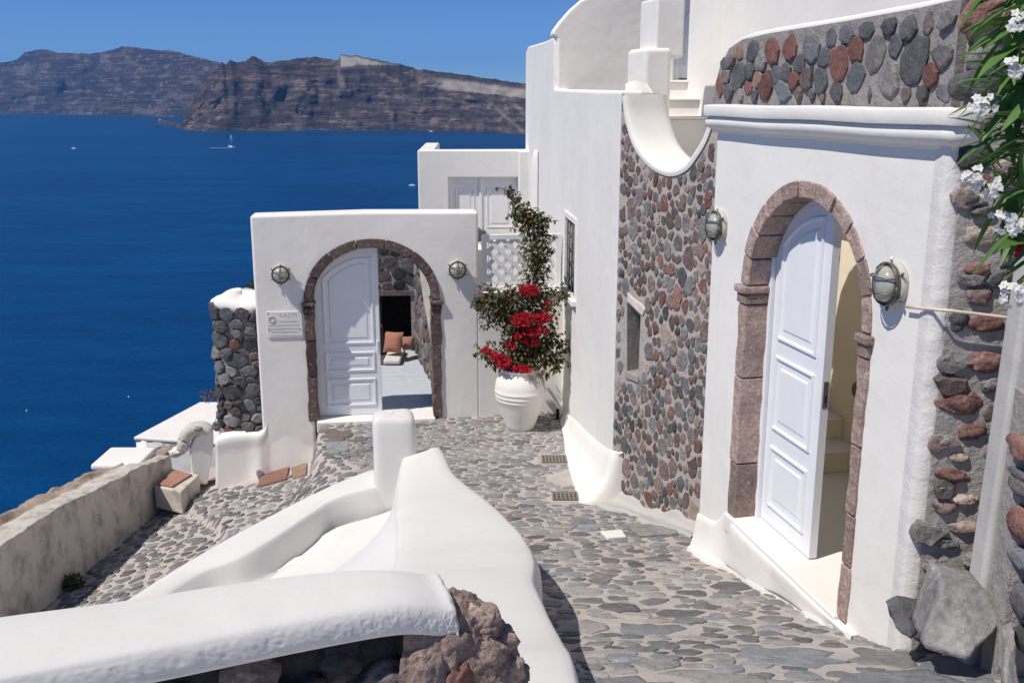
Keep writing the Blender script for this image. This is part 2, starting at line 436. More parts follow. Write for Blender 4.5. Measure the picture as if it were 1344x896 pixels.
def cells(pts, ax=1.0, ay=1.0):
    out = []
    A = np.array([(p[0] / ax, p[1] / ay, p[2]) for p in pts])
    for i, p in enumerate(pts):
        x, y, r = A[i]; R0 = r * 1.35
        poly = [(x + R0 * math.cos(k * math.pi / 6), y + R0 * math.sin(k * math.pi / 6)) for k in range(12)]
        d = np.hypot(A[:, 0] - x, A[:, 1] - y); idx = np.argsort(d)[1:18]
        for j in idx:
            if d[j] > 3 * r: break
            nx, ny = (A[j, 0] - x) / d[j], (A[j, 1] - y) / d[j]
            w = d[j] * r / (r + A[j, 2])
            poly = clip(poly, x + nx * w, y + ny * w, nx, ny)
            if len(poly) < 3: break
        if len(poly) >= 3: out.append(([(a * ax, b * ay) for a, b in poly], p))
    return out
def outline(poly, k, rng, n=9, jit=.07, region=None):
    cx = sum(p[0] for p in poly) / len(poly); cy = sum(p[1] for p in poly) / len(poly)
    a0 = rng.uniform(0, 6.28); rad = []
    for i in range(n):
        a = a0 + 2 * math.pi * i / n; dx, dy = math.cos(a), math.sin(a); best = 1e9
        for j in range(len(poly)):
            p, q = poly[j], poly[(j + 1) % len(poly)]
            ex, ey = q[0] - p[0], q[1] - p[1]; den = dx * ey - dy * ex
            if abs(den) < 1e-9: continue
            t = ((p[0] - cx) * ey - (p[1] - cy) * ex) / den; w = ((p[0] - cx) * dy - (p[1] - cy) * dx) / den
            if t > 0 and -1e-6 <= w <= 1 + 1e-6: best = min(best, t)
        rad.append(best if best < 1e8 else .03)
    sm = [(.13 * rad[i - 1] + .74 * rad[i] + .13 * rad[(i + 1) % n]) * k * rng.uniform(1 - jit, 1 + jit) for i in range(n)]
    L = [(sm[i] * math.cos(a0 + 2 * math.pi * i / n), sm[i] * math.sin(a0 + 2 * math.pi * i / n)) for i in range(n)]
    if region:
        out = []
        for x, y in L:
            f = 1.0
            while f > .08 and not inpoly(cx + x * f, cy + y * f, region): f -= .08
            out.append((x * f, y * f))
        L = out
    return cx, cy, L
def stone_geo(poly, fmap, h, rng, k=.85, n=9, dome=.5, sink=.03, jit=.07, region=None):
    cx, cy, L = outline(poly, k, rng, n, jit, region)
    V = []; tx, ty = rng.uniform(-.25, .25), rng.uniform(-.25, .25)
    sz = max(.02, sum(math.hypot(*p) for p in L) / n)
    def hh(x, y): return h * (tx * x + ty * y) / sz
    for x, y in L: V.append(fmap(cx + x, cy + y, -sink))
    for x, y in L: V.append(fmap(cx + x * .97, cy + y * .97, h * (1 - dome) + hh(x, y) * .5 + rng.uniform(-.08, .08) * h))
    for x, y in L:
        q = rng.uniform(.76, .88); V.append(fmap(cx + x * q, cy + y * q, h * rng.uniform(.82, 1.0) + hh(x * q, y * q)))
    V.append(fmap(cx, cy, h * rng.uniform(.92, 1.08)))
    Fc = []
    for r in range(2):
        for i in range(n):
            a, b = r * n + i, r * n + (i + 1) % n
            Fc.append((a, b, b + n, a + n))
    for i in range(n): Fc.append((2 * n + i, 2 * n + (i + 1) % n, 3 * n))
    return V, Fc
def pick(rng, table):
    x = rng.random() * sum(w for _, w in table)
    for m, w in table:
        x -= w
        if x <= 0: return m
    return table[-1][0]
def lay(name, parent, cl, fmap, table, rng, h=(.01, .03), k=(.72, .92), n=9, limit=300, skip=None, dome=.5, mats=None, jit=.07, region=None, smooth_=True):
    """One object for each stone; past the limit the ones that show smallest join into one 'stuff' part."""
    items = []
    for poly, p in cl:
        if skip and skip(p[0], p[1]): continue
        if region:
            q2 = []
            for a, b in poly:
                f = 1.0
                while f > .05 and not inpoly(p[0] + (a - p[0]) * f, p[1] + (b - p[1]) * f, region): f -= .05
                q2.append((p[0] + (a - p[0]) * f, p[1] + (b - p[1]) * f))
            poly = q2
        c = fmap(p[0], p[1], 0); q = pix(c)
        vis = 0
        if q: vis = p[2] * q[2] * (1 if -30 < q[0] < 1374 and -30 < q[1] < 926 else .05)
        items.append((vis, poly, p))
    items.sort(key=lambda t: -t[0])
    rest = {}
    for i, (vis, poly, p) in enumerate(items):
        kk = rng.uniform(*k); V, Fc = stone_geo(poly, fmap, rng.uniform(*h), rng, kk, n if p[2] < .26 else 15, dome, jit=jit, region=region)
        mt = (mats and mats(p[0], p[1], rng)) or pick(rng, table)
        if i < limit: mk(name, V, Fc, mt, parent, smooth_)
        else:
            r = rest.setdefault(mt, ([], [])); b = len(r[0]); r[0].extend(V); r[1].extend([tuple(x + b for x in f) for f in Fc])
    if rest:
        V = []; fs = []; mi = []; ml = list(rest)
        for j, mt in enumerate(ml):
            b = len(V); V += rest[mt][0]; fs += [tuple(x + b for x in f) for f in rest[mt][1]]; mi += [j] * len(rest[mt][1])
        o = mk('small_' + name + 's', V, fs, ml, parent); o.data.polygons.foreach_set('material_index', mi); o['kind'] = 'stuff'

def smooth(a, b, x):
    t = min(1, max(0, (x - a) / (b - a))); return t * t * (3 - 2 * t)
def interp(x, T):
    if x <= T[0][0]: return T[0][1]
    for (a, p), (b, q) in zip(T, T[1:]):
        if x <= b: return p + (q - p) * (x - a) / (b - a)
    return T[-1][1]

# ------------------------------------------------------------------ ground heights
GT = [(-3, 2.75), (0, 2.35), (2, 1.95), (3.2, 1.66), (4.0, 1.44), (4.6, 1.22), (5.0, 1.06), (5.6, .90), (6.3, .74), (7.3, .52), (8.2, .36), (9, .25), (10, .13), (11, .05), (12, 0), (30, -.05)]
def G_right(x, y): return .5 * interp(y, GT) + .25 * interp(y - .25, GT) + .25 * interp(y + .25, GT)
def G_left(x, y):
    z = -.48 + .27 * (x + 2.45) - .07 * (y - 11.95)
    ex = -3.75 + (11.0 - y) * .57                       # the low step across the side path
    return z - .09 * (1 - smooth(ex - .02, ex + .05, x))
def G(x, y):
    xe = -2.47 + (11.9 - y) * .13; w = interp(y, [(8.5, .75), (10, .5), (10.8, .07), (12, .04)])
    f = smooth(xe - w, xe + w, x)
    return G_left(x, y) * (1 - f) + G_right(x, y) * f
def enclosed(x, y): return -1.3 - (8.45 - y) * 1.05 < x < interp(y, [(3, -.1), (6, -.25), (7.6, -.75), (8.35, -.95)]) and 4.5 < y < 8.3
def Gn(x, y):
    if enclosed(x, y): return G(x, y) - .7
    return G(x, y) + .010 * noise.noise(Vector((x * 3, y * 3, 0))) + .004 * noise.noise(Vector((x * 11, y * 11, 4)))

# ------------------------------------------------------------------ sea, far cliffs, hillside
H_SEA = -96.0
def make_sea():
    V = [(0, 0, H_SEA)]; Fc = []; N = 96
    rad = [20, 60, 120, 250, 500, 1000, 2000, 4000, 8000, 12500]
    for r in rad:
        for k in range(N): V.append((r * math.cos(2 * math.pi * k / N), r * math.sin(2 * math.pi * k / N), H_SEA))
    for k in range(N): Fc.append((0, 1 + k, 1 + (k + 1) % N))
    for i in range(len(rad) - 1):
        for k in range(N):
            a = 1 + i * N + k; b = 1 + i * N + (k + 1) % N
            Fc.append((a, a + N, b + N, b))
    o = mk('sea', V, Fc, 'sea', loc=(0, 0, H_SEA)); tag(o, 'deep blue sea filling the caldera below the village', None, None, 'structure')
make_sea()

def ridge_dir(u): return ((u - 672) / FPX) / 1.03
def cliff(name, label, ridge, base, u0, u1, du, rows, depth, ash=None, seed=0):
    """A cliff island: ridge (u, v) and shoreline (u, v) give heights and distances; gullies and ledges are modelled."""
    us = np.arange(u0, u1 + .1, du); V = []; A = []
    nr = rows + 9
    for u in us:
        bv = interp(u, base); d = ray(u, bv); t = (H_SEA - ZC) / d.z
        bd = Vector((d.x, d.y)).normalized(); r0 = math.hypot(d.x, d.y) * t
        rv = interp(u, ridge); d2 = ray(u, rv)
        slope = depth(u); rr = r0 + slope
        ztop = max(8 + H_SEA, ZC + d2.z / math.hypot(d2.x, d2.y) * rr)
        ztop += 5 * noise.noise(Vector((u * .09, seed, 1))) + 2.5 * noise.noise(Vector((u * .35, seed, 2)))
        for j in range(rows + 1):
            w = j / rows
            z = H_SEA - 3 + (ztop - H_SEA + 3) * w
            x, y = bd.x * r0, bd.y * r0
            gul = .8 * noise.noise(Vector((u * .022, w * 1.6, seed + 3))) + .55 * noise.noise(Vector((u * .06, w * 4.5, seed + 4))) + .15 * noise.noise(Vector((u * .16, w * 11, seed + 5)))
            led = math.sin(w * 19 + 2.5 * noise.noise(Vector((u * .02, w * 2, seed + 8)))) * .5 + noise.noise(Vector((u * .016, w * 15, seed + 6))) * 1.2
            prof = w ** 1.1
            rad = r0 + slope * prof + slope * (.24 * gul * math.sin(math.pi * min(1, w * .95 + .05)) + .024 * led * math.sin(math.pi * min(1, w + .02)))
            V.append((bd.x * rad, bd.y * rad, z)); A.append(ash(u, w, z) if ash else 0.0)
        for j in range(1, 10):                          # the far slope of the island
            w = j / 9; rad = r0 + slope * (1 + 1.1 * w); z = ztop - (ztop - H_SEA + 3) * (w ** 1.6)
            V.append((bd.x * rad, bd.y * rad, z)); A.append(0.0)
    n = rows + 10; Fc = []
    for i in range(len(us) - 1):
        for j in range(n - 1):
            a = i * n + j; Fc.append((a, a + n, a + n + 1, a + 1))
    o = mk(name, V, Fc, 'cliff', attr=('ash', A)); fixn(o); tag(o, label, None, None, 'structure')
far_ridge = [(-400, 96), (-200, 95), (-60, 90), (0, 84), (30, 79), (42, 69), (55, 66), (70, 65), (85, 70), (105, 70), (125, 71), (145, 68), (163, 64), (168, 61), (185, 62), (210, 66), (235, 67), (255, 73), (275, 78), (300, 84), (360, 92), (420, 104), (470, 122), (520, 146)]
far_base = [(-400, 152), (0, 150), (120, 151), (205, 153), (300, 156), (520, 158)]
near_ridge = [(205, 162), (214, 158), (226, 160), (240, 160), (248, 146), (262, 124), (276, 104), (288, 93), (293, 85), (297, 80), (302, 87), (308, 79), (318, 82), (328, 80), (337, 74), (345, 77), (352, 82), (365, 81), (385, 79), (395, 77), (420, 75), (428, 76), (448, 80), (451, 72), (458, 72), (480, 75), (520, 83), (548, 90), (560, 92), (600, 97), (640, 103), (690, 110), (760, 121), (850, 140), (900, 158)]
near_base = [(205, 163), (225, 165), (240, 171), (260, 172), (340, 172), (420, 171), (560, 172), (620, 173), (690, 176), (900, 178)]
def ash_near(u, w, z):
    a = 0.0
    n1 = .5 + .5 * noise.noise(Vector((u * .09, w * 7, 3)))
    if 450 < u < 520: a = max(a, smooth(.80 + (u - 450) * .0022, .84 + (u - 450) * .0022, w) * (1 - smooth(.97 - (u - 452) * .0006, 1.0, w)) * (.55 + .7 * n1))
    if 562 < u < 900:
        lo = .68
        a = max(a, smooth(lo, lo + .04, w) * (1 - smooth(.84, .92, w)) * smooth(560, 590, u) * (.30 + .75 * n1))
    q = noise.noise(Vector(((u + w * 90) * .06, 2, 9)))          # pale scree fans
    if 540 < u < 690: a = max(a, smooth(.12, .4, q) * .4 * (1 - smooth(.5, .62, w)) * smooth(.02, .1, w))
    q2 = noise.noise(Vector(((u + w * 30) * .05, 5, 1)))
    if 445 < u < 470: a = max(a, .3 * smooth(.25, .5, q2) * smooth(.5, .6, w))
    a = max(a, .12 * smooth(.2, .5, noise.noise(Vector((u * .05, w * 6, 11)))))
    return min(1, a)
def ash_far(u, w, z):
    return .22 * smooth(.25, .5, noise.noise(Vector((u * .06, w * 6, 21)))) + (.5 * smooth(.2, .45, noise.noise(Vector((u * .2, w * 12, 2)))) if 30 < u < 48 and .5 < w < .8 else 0)
cliff('caldera_cliff', 'distant hazy purple brown cliff island on the left', far_ridge, far_base, -400, 520, 2.0, 60, lambda u: 420.0, ash_far, 3)
cliff('caldera_cliff', 'nearer brown volcanic cliff with pale ash layer near its top right', near_ridge, near_base, 205, 900, 1.6, 70, lambda u: 260.0 * smooth(203, 300, u) + 30, ash_near, 8)

def x_edge(y):
    return interp(y, [(-60, -9), (0, -5.9), (8, -5.5), (12, -5.3), (14, -4.5), (17, -1.9), (22, 1.5), (60, 30), (220, 160)])
def make_hillside():
    xs = [-260, -200, -150, -110, -85, -65, -50, -40, -30, -24, -19, -15, -12, -10, -8.5, -7.2, -6.4, -5.8, -5.3, -4.9, -4.5, -4, -3, -1, 1, 4, 8, 14, 22, 32, 46, 70, 110, 170]
    ys = [-60, -40, -25, -15, -8, -3, 1, 4, 6, 7, 8, 9, 10, 11, 12, 13, 14, 15, 16, 17, 19, 22, 26, 32, 40, 55, 75, 100, 140, 200]
    rows = []
    for y in ys:
        r = []
        for x in xs:
            d = x_edge(y) - x
            if d < 0: z = -1.5 + min(0, 0)
            else: z = -1.5 - 1.45 * d + min(1, d * .2) * .8 * noise.noise(Vector((x * .2, y * .2, 3)))
            r.append((x, y, max(z, H_SEA - 12)))
        rows.append(r)
    o = grid('hillside', rows, 'slope'); tag(o, 'steep earthy hillside dropping from the village to the sea', None, None, 'structure')
make_hillside()

# ------------------------------------------------------------------ wall planes
FG = Fr((-2.51, 11.99), (math.cos(math.radians(7)), math.sin(math.radians(7))))      # gate wall front
FW = Fr((.24, 17.2), (.71, -8.36))                                                     # tall white house, street side
FS = Fr((.95, 8.84), (.614, -1.086))                                                   # rubble stone wall
FD = Fr((1.43, 7.33), (.2163, -.9763))                                                 # white house with arched door
FE = Fr((2.037, 4.602), (math.cos(math.radians(-6)), math.sin(math.radians(-6))))      # its end wall facing uphill
LW = math.hypot(.71, 8.36)
STONES = [('basalt', 3), ('basalt_blue', 2), ('grey', 2.5), ('purple', 3), ('red', 1.2), ('ochre', .4)]

# ------------------------------------------------------------------ street and side path
street_rows = [[(x, y, Gn(x, y)) for x in np.arange(-1.6, 3.3, .07)] for y in np.arange(-1.5, 13.2, .09)]
street = grid('street', street_rows, 'mortar_warm'); tag(street, 'cobbled street sloping down between the white walls', None, None, 'structure')
path_rows = [[(x, y, Gn(x, y) - .002) for x in np.arange(-5.3, -1.58, .06)] for y in np.arange(5.0, 13.2, .08)]
path = grid('path', path_rows, 'mortar_warm'); tag(path, 'cobbled side path running down along the weathered wall', None, None, 'structure')
gmap = lambda x, y, o: (x, y, Gn(x, y) + o)
COB = [('cob_dark', 2.2), ('cob_blue', 4.2), ('cob_grey', 4.5), ('cob_brown', 1.2)]
rngc = random.Random(21)
big = [(at_z(*q) , r) for q, r in [((775, 762, 1.30), .34), ((845, 768, 1.28), .42), ((820, 690, .82), .2), ((1050, 868, 1.22), .55), ((930, 890, 1.42), .4), ((1165, 850, 1.35), .38),
                                    ((1190, 885, 1.5), .4), ((1265, 850, 1.42), .5), ((690, 664, .66), .28), ((765, 655, .6), .2), ((860, 893, 1.5), .5), ((1310, 890, 1.6), .3), ((895, 760, 1.15), .24), ((960, 735, .95), .22)]]
fixed = [(p.x, p.y, r) for p, r in big]
reg_street = [(-1.55, 8.9), (-.9, 8.9), (-.5, 7.9), (-.05, 6.6), (.1, 5.2), (.1, 4), (.2, 2.6), (2.6, 2.6), (2.5, 4.5), (2.0, 4.75), (1.75, 5.9), (1.48, 7.3), (1.5, 7.7), (.95, 8.8), (.66, 12.35), (-2.5, 11.95), (-1.55, 10.0)]
rad_c = lambda x, y: interp(y, [(3, .135), (5, .122), (6.2, .125), (7.5, .115), (9, .10), (10.5, .094), (12.3, .09)])
pts = scatter(reg_street, rad_c, rngc, 1.25, .9, 42000, fixed)
grate_at = [at_z(729, 599, .14), at_z(747, 647, .30)]
def skip_c(x, y):
    for g in grate_at:
        if abs(x - g.x) < .20 and abs(y - g.y) < .22: return True
    if enclosed(x, y): return True
    if (x - .62) ** 2 + (y - 9.7) ** 2 < .09: return True
    return False
lay('cobble', street, cells(pts, 1.25, .9), gmap, COB, rngc, (.003, .014), (.62, 1.0), 11, 300, skip_c, .4, jit=.26)
rp = [(-4.75, 8.2), (-3.0, 7.3), (-1.62, 8.7), (-1.62, 11.2), (-2.3, 11.3), (-3.5, 11.6), (-4.2, 11.9), (-4.5, 11.9), (-4.65, 10.0)]
fx = [(at_z(440, 592, -.1).x, at_z(440, 592, -.1).y, .34), (at_z(275, 668, -.45).x, at_z(275, 668, -.45).y, .3), (at_z(300, 690, -.4).x, at_z(300, 690, -.4).y, .26), (at_z(215, 670, -.5).x + .1, at_z(215, 680, -.5).y, .2)]
pts = scatter(rp, lambda x, y: .125, rngc, 1.15, .95, 12000, fx)
lay('cobble', path, cells(pts, 1.15, .95), gmap, COB, rngc, (.006, .018), (.52, .86), 11, 300, lambda x, y: x > -1.55 - (8.45 - y) * 1.05 and y < 8.5, .4, jit=.24)
# white tile and grey slabs set in the street
c = at_z(806, 702, .93); c.z = G(c.x, c.y)
def slab(name, pxs, z, mt, parent, h=.02):
    V = []; n = len(pxs)
    for dz in (-.03, h):
        for u, v in pxs:
            p = at_z(u, v, z)
            for _ in range(3): p = at_z(u, v, G(p.x, p.y))
            V.append((p.x, p.y, p.z + dz))
    Fc = [tuple(range(n))[::-1], tuple(range(n, 2 * n))] + [(i, (i + 1) % n, (i + 1) % n + n, i + n) for i in range(n)]
    o = fixn(mk(name, V, Fc, mt, parent, False)); bevel(o, .008, 2); return o
slab('paving_slab', [(788, 699), (816, 697), (822, 706), (798, 708)], .7, 'marble', street)
slab('paving_slab', [(824, 692), (884, 686), (890, 702), (840, 705)], .7, 'cob_grey', street)
slab('paving_slab', [(790, 645), (832, 638), (832, 653), (800, 656)], .6, 'cob_blue', street)
slab('paving_slab', [(426, 582), (457, 580), (458, 592), (432, 598)], -.1, 'cob_blue', path)
slab('paving_slab', [(337, 640), (343, 623), (380, 612), (376, 629)], -.3, 'terracotta', path)
slab('paving_slab', [(382, 615), (403, 608), (402, 624), (384, 629)], -.3, 'ochre', path)
def grate(c, w, d, label):
    z = max(G(c.x, c.y), G(c.x, c.y + d / 2), G(c.x, c.y - d / 2)) + .012
    sl = (G(c.x, c.y + .2) - G(c.x, c.y - .2)) / .4
    zz = lambda y: G(c.x, c.y) + sl * (y - c.y) + .014
    t = thing('drain_grate', (c.x, c.y, zz(c.y)), label, 'drain grate', 'drain grates in the street')
    def plate(name, x0, x1, y0, y1, dz0, dz1, mt):
        V = [(x, y, zz(y) + dz) for dz in (dz0, dz1) for y in (y0, y1) for x in (x0, x1)]
        return mk(name, V, [(0, 2, 3, 1), (4, 5, 7, 6), (0, 1, 5, 4), (2, 6, 7, 3), (0, 4, 6, 2), (1, 3, 7, 5)], mt, t, False)
    X0, X1, Y0, Y1 = c.x - w / 2, c.x + w / 2, c.y - d / 2, c.y + d / 2
    plate('surround', X0 - .05, X1 + .05, Y0 - .05, Y1 + .05, -.03, -.008, 'mortar_warm')
    plate('pit', X0, X1, Y0, Y1, -.02, -.003, 'dark')  # flat near-black plate stands in for the shaded hollow
    for i in range(9):
        x = X0 + w * i / 8; plate('bar', x - .007, x + .007, Y0, Y1, 0, .008, 'grate')
    for j in range(5):
        y = Y0 + d * j / 4; plate('bar', X0, X1, y - .008, y + .008, .001, .010, 'grate')
grate(grate_at[0], .30, .26, 'square iron drain grate in the cobbles, the farther one near the pot')
grate(grate_at[1], .32, .26, 'square iron drain grate in the cobbles, the nearer one beside the white skirting')

# ------------------------------------------------------------------ shared builders: arches, doors, lamps
def arch_pts(sc, zs, a, b, n, t0=0.0, t1=math.pi):
    return [(sc - a * math.cos(t0 + (t1 - t0) * i / n), zs + b * math.sin(t0 + (t1 - t0) * i / n)) for i in range(n + 1)]
def rough_block(name, F, poly, o0, o1, mat, parent, bev=.009, amp=.010, seed=0):
    o = prism(name, F, wob(poly, .07, amp), o0, o1, mat, parent)
    bevel(o, bev, 2); return o
def arch_frame(F, parent, sL, sR, zb, zs, b, wd, o0, o1, mat, jl, jr, nv, capL, capR, tag_w=.03, wr=None):
    """Dressed stone surround: jamb blocks (heights jl, jr), two capitals, nv voussoirs. sL and sR are the clear opening."""
    sc, a = (sL + sR) / 2, (sR - sL) / 2; wr = wr or wd; wl = wd
    fr = thing('door_frame', F.pt(sc, zb, 0), None, None); fr.parent = parent; fr.location = Vector(WL[fr.name]) - WL[parent.name]
    for sg, hs, s_in in ((-1, jl, sL), (1, jr, sR)):
        z = zb; wd = wl if sg < 0 else wr
        for h in hs:
            top = z + h * (zs - .13 - zb)
            q = R.uniform(-.008, .008)
            s0, s1 = (s_in - wd + q, s_in) if sg < 0 else (s_in, s_in + wd + q)
            rough_block('jamb_stone', F, rect(s0, s1, z + .004, top - .004), o0, o1 + R.uniform(-.006, .006), mat, fr)
            z = top
        w2 = .030
        for k, (za, zc, ex) in enumerate(((zs - .13, zs - .055, .012), (zs - .055, zs, w2))):
            s0, s1 = (s_in - wd - ex, s_in + ex * .6) if sg < 0 else (s_in - ex * .6, s_in + wd + ex)
            rough_block('capital', F, rect(s0, s1, za + .002, zc - .002), o0, o1 + ex, mat, fr, .012)
    for i in range(nv):
        t0, t1 = math.pi * i / nv + .008, math.pi * (i + 1) / nv - .008
        w = (wl + (wr - wl) * (i + .5) / nv) * R.uniform(.94, 1.05)
        poly = arch_pts(sc, zs, a, b, 4, t0, t1) + arch_pts(sc, zs, a + w, b + w, 4, t1, t0)
        rough_block('arch_stone', F, poly, o0, o1 + R.uniform(-.008, .006), mat, fr, .009, .007)
    return fr
def molding(F, leaf, poly, o, w=.035, h=.012, mat='white_paint', field=.007):
    """A raised panel moulding following an outline, with a raised field inside."""
    n = len(poly); cx = sum(p[0] for p in poly) / n; cz = sum(p[1] for p in poly) / n
    def inset(d):
        out = []
        for i in range(n):
            p0, p1, p2 = poly[i - 1], poly[i], poly[(i + 1) % n]
            e1 = Vector((p1[0] - p0[0], p1[1] - p0[1])).normalized(); e2 = Vector((p2[0] - p1[0], p2[1] - p1[1])).normalized()
            n1, n2 = Vector((-e1.y, e1.x)), Vector((-e2.y, e2.x)); m = (n1 + n2); k = m.dot(n1)
            m = m / max(.3, k); out.append((p1[0] + m.x * d, p1[1] + m.y * d))
        return out
    rings = [(0, 0), (.006, h), (w - .01, h), (w, -.008), (w + .03, -.008), (w + .055, field)]
    V = []; Fc = []
    for d, oo in rings: V += [F.pt(a, b, o + oo) for a, b in inset(d)]
    for r in range(len(rings) - 1):
        for i in range(n): Fc.append((r * n + i, r * n + (i + 1) % n, (r + 1) * n + (i + 1) % n, (r + 1) * n + i))
    Fc.append(tuple(range((len(rings) - 1) * n, len(rings) * n)))
    return fixn(mk('panel', V, Fc, mat, leaf, False))
def lamp(F, s, z, r, label, su=1.0, dk=1.0):
    c = F.pt(s, z, 0); t = (F.d.x, F.d.y, 0); n = (F.n.x, F.n.y, 0); u = (0, 0, 1)
    T = thing('wall_lamp', c, label, 'wall lamp', 'round bulkhead lamps beside the doorways')
    V, Fc = lathe_geo([(r * 1.02, -.01), (r * 1.06, .02 * dk), (r * 1.06, .045 * dk), (r * .95, .05 * dk)], c, t, u, n, 28, su=su); fixn(mk('back_plate', V, Fc, 'lampback', T))
    V, Fc = lathe_geo([(r * .93, .048 * dk), (r * .98, .055 * dk), (r * .98, .075 * dk), (r * .9, .08 * dk)], c, t, u, n, 28, su=su); fixn(mk('rim', V, Fc, 'metal', T))
    V, Fc = lathe_geo([(r * .86, .07 * dk), (r * .84, .095 * dk), (r * .74, .12 * dk), (r * .55, .138 * dk), (r * .3, .148 * dk), (r * .06, .151 * dk)], c, t, u, n, 28, su=su); fixn(mk('glass_dome', V, Fc, 'glass', T))
    V, Fc = [], []
    C, tt, uu, nn = Vector(c), Vector(t), Vector(u), Vector(n)
    def arc(f0, f1, off, vert):
        P = []
        for i in range(11):
            a = math.pi * i / 10; q = r * math.sqrt(max(.02, 1 - (off / r) ** 2)) * .99
            p = (uu * su if vert else tt) * (q * math.cos(a)) + (tt if vert else uu * su) * off + nn * dk * (.07 + .10 * math.sin(a) * (1 - .15 * abs(off) / r))
            P.append(C + p)
        tube_geo(P, .0048, 5, V, Fc)
    arc(0, 0, 0, True); arc(0, 0, r * .36, False); arc(0, 0, -r * .36, False)
    P = [C + tt * (r * .985 * math.cos(a)) + uu * (r * .985 * su * math.sin(a)) + nn * (.082 * dk) for a in np.linspace(0, 2 * math.pi, 25)]
    tube_geo(P, .006, 5, V, Fc); mk('cage', V, Fc, 'metal', T)
    for k in range(6):
        a = math.pi / 2 + k * math.pi / 3; p = C + tt * (r * 1.06 * math.cos(a)) + uu * (r * 1.06 * su * math.sin(a)) + nn * (.05 * dk)
        V, Fc = tube_geo([p, p + (tt * math.cos(a) + uu * math.sin(a)) * .022 + nn * .006], .008, 6); mk('screw', V, Fc, 'metal' if k else 'boat', T)
    return T

# ------------------------------------------------------------------ the gate wall
def gate():
    F = FG
    T = thing('gate_wall', F.pt(1.0, 0, 0), 'thick white plastered wall with a dark stone arched gateway, facing up the street', 'gateway wall')
    sL, _ = F.uv(418, 540); sR, _ = F.uv(569, 540); zs = F.uv(405, 397)[1]; ztop = F.uv(490, 325)[1]
    sl, sc = (sR - sL) / 2, (sL + sR) / 2
    s0 = F.uv(334, 400)[0]; s1 = F.uv(628, 330)[0]; zt = F.uv(480, 279)[1]; s2 = F.uv(739, 480)[0]; z2 = F.uv(680, 384)[1]
    b = ztop - zs
    hole = [(sL - .05, -.6), (sL - .05, zs)] + arch_pts(sc, zs, sl + .05, b + .05, 20)[1:-1] + [(sR + .05, zs), (sR + .05, -.6)]
    out = [(s0, -.75)] + hole + [(s1, -.6), (s1, zt - .01), ((s0 + s1) / 2, zt + .005), (s0 + .01, zt - .02)]
    prism('wall', F, out, 0, -.36, 'plaster_gate', T, bev=.035, seg=4)
    o = prism('low_wall', F, [(s1 - .02, -.6), (s2 + .1, -.6), (s2 + .1, z2), (s1 - .02, z2)], -.004, -.28, 'plaster_gate', T, bev=.02)
    arch_frame(F, T, sL, sR, 0.02, zs, b, .118, -.30, .028, 'frame_dark', (.42, .33, .25), (.3, .38, .32), 7, 1, 1)
    fbox('threshold', F, sL - .02, sR + .02, -.10, .035, -.40, .10, 'marble', T, .012)
    # battered foot of the wall, left of the gateway
    cols = []
    for u, vb, vt in ((283, 640, 576), (300, 636, 571), (325, 630, 569), (340, 627, 568), (349, 624, 558), (356, 622, 520), (375, 616, 505), (395, 608, 505), (403, 605, 530), (412, 603, 556)):
        pb = at_z(u, vb, -.5)
        for _ in range(5): pb = at_z(u, vb, G_left(pb.x, pb.y))
        s, z = F.uv(u, vt, .0); t = Vector(F.pt(s, z, .003)); k = smooth(342, 356, u)
        ob = (pb.xy - F.p).dot(F.n)
        lim = .20 - .155 * k
        if ob < .03 or ob > lim:
            q = F.uv(u, vb, min(max(ob, .03), lim)); pb = Vector(F.pt(q[0], q[1], min(max(ob, .03), lim)))
        t = Vector(F.pt(s, z, .003 - .016 * k))
        cols.append([tuple(pb - Vector((0, 0, .15))), tuple(pb), tuple(pb.lerp(t, .33) + Vector((0, .02 * k, 0))), tuple(pb.lerp(t, .66) + Vector((0, .02 * k, 0))), tuple(t), tuple(t + Vector((0, .3 - .25 * k, .004)))])
    last = [tuple(Vector(p) + Vector((.02, .55, 0))) for p in cols[-1]]
    first = [tuple(Vector(p) + Vector((.0, .5, 0))) for p in cols[0]]
    rows = densify([cols[0]] + cols[1:], 4, 4)
    rows = [[tuple(np.array(p) + np.array((0.02, .5, 0))) for p in rows[0]]] + rows + [[tuple(np.array(p) + np.array((.02, .7, 0))) for p in rows[-1]]]
    grid('wall_foot', rows, 'plaster_gate', T)
    # closed left door leaf, set back in the opening
    mid = F.uv(499, 450, -.16)[0]; lo, hi = -.205, -.155
    def arch_top(s): return zs + (b - .0) * math.sqrt(max(0, 1 - ((s - sc) / (sl + .04)) ** 2))
    xs = [sL - .03 + (mid - sL + .03) * i / 12 for i in range(13)]
    leaf = prism('door_leaf', F, [(xs[0], .04), (mid, .04)] + [(s, min(arch_top(s), zs + b - .01)) for s in reversed(xs)], lo, hi, 'white_paint', T, bev=.006)
    a, c = sL + .10, mid - .07
    top = lambda s: arch_top(s) - .12
    N = 7
    molding(F, leaf, [(a, .98), (c, .98)] + [(a + (c - a) * (1 - i / N), min(top(a + (c - a) * (1 - i / N)), zs + b - .14)) for i in range(N + 1)], hi)
    molding(F, leaf, rect(a, c, .62, .88), hi); molding(F, leaf, rect(a, c, .16, .53), hi)
    fbox('handle', F, mid - .045, mid - .02, .88, 1.02, hi, hi + .035, 'white_paint', leaf, .006)
    # open right leaf, swung back against the passage wall
    q = Vector(F.pt(sR + .03, 0, -.36)); ang = Fr((q.x, q.y), (F.n.x * -.98 + F.d.x * .2, F.n.y * -.98 + F.d.y * .2))
    # lamps, plaque
    r = .108
    lamp(F, *F.uv(369, 359), r, 'round caged lamp on the white gate wall left of the arch, above the plaque')
    lamp(F, *F.uv(600, 353), r, 'round caged lamp on the white gate wall right of the arch, near the flowering plant')
    return T
gate()
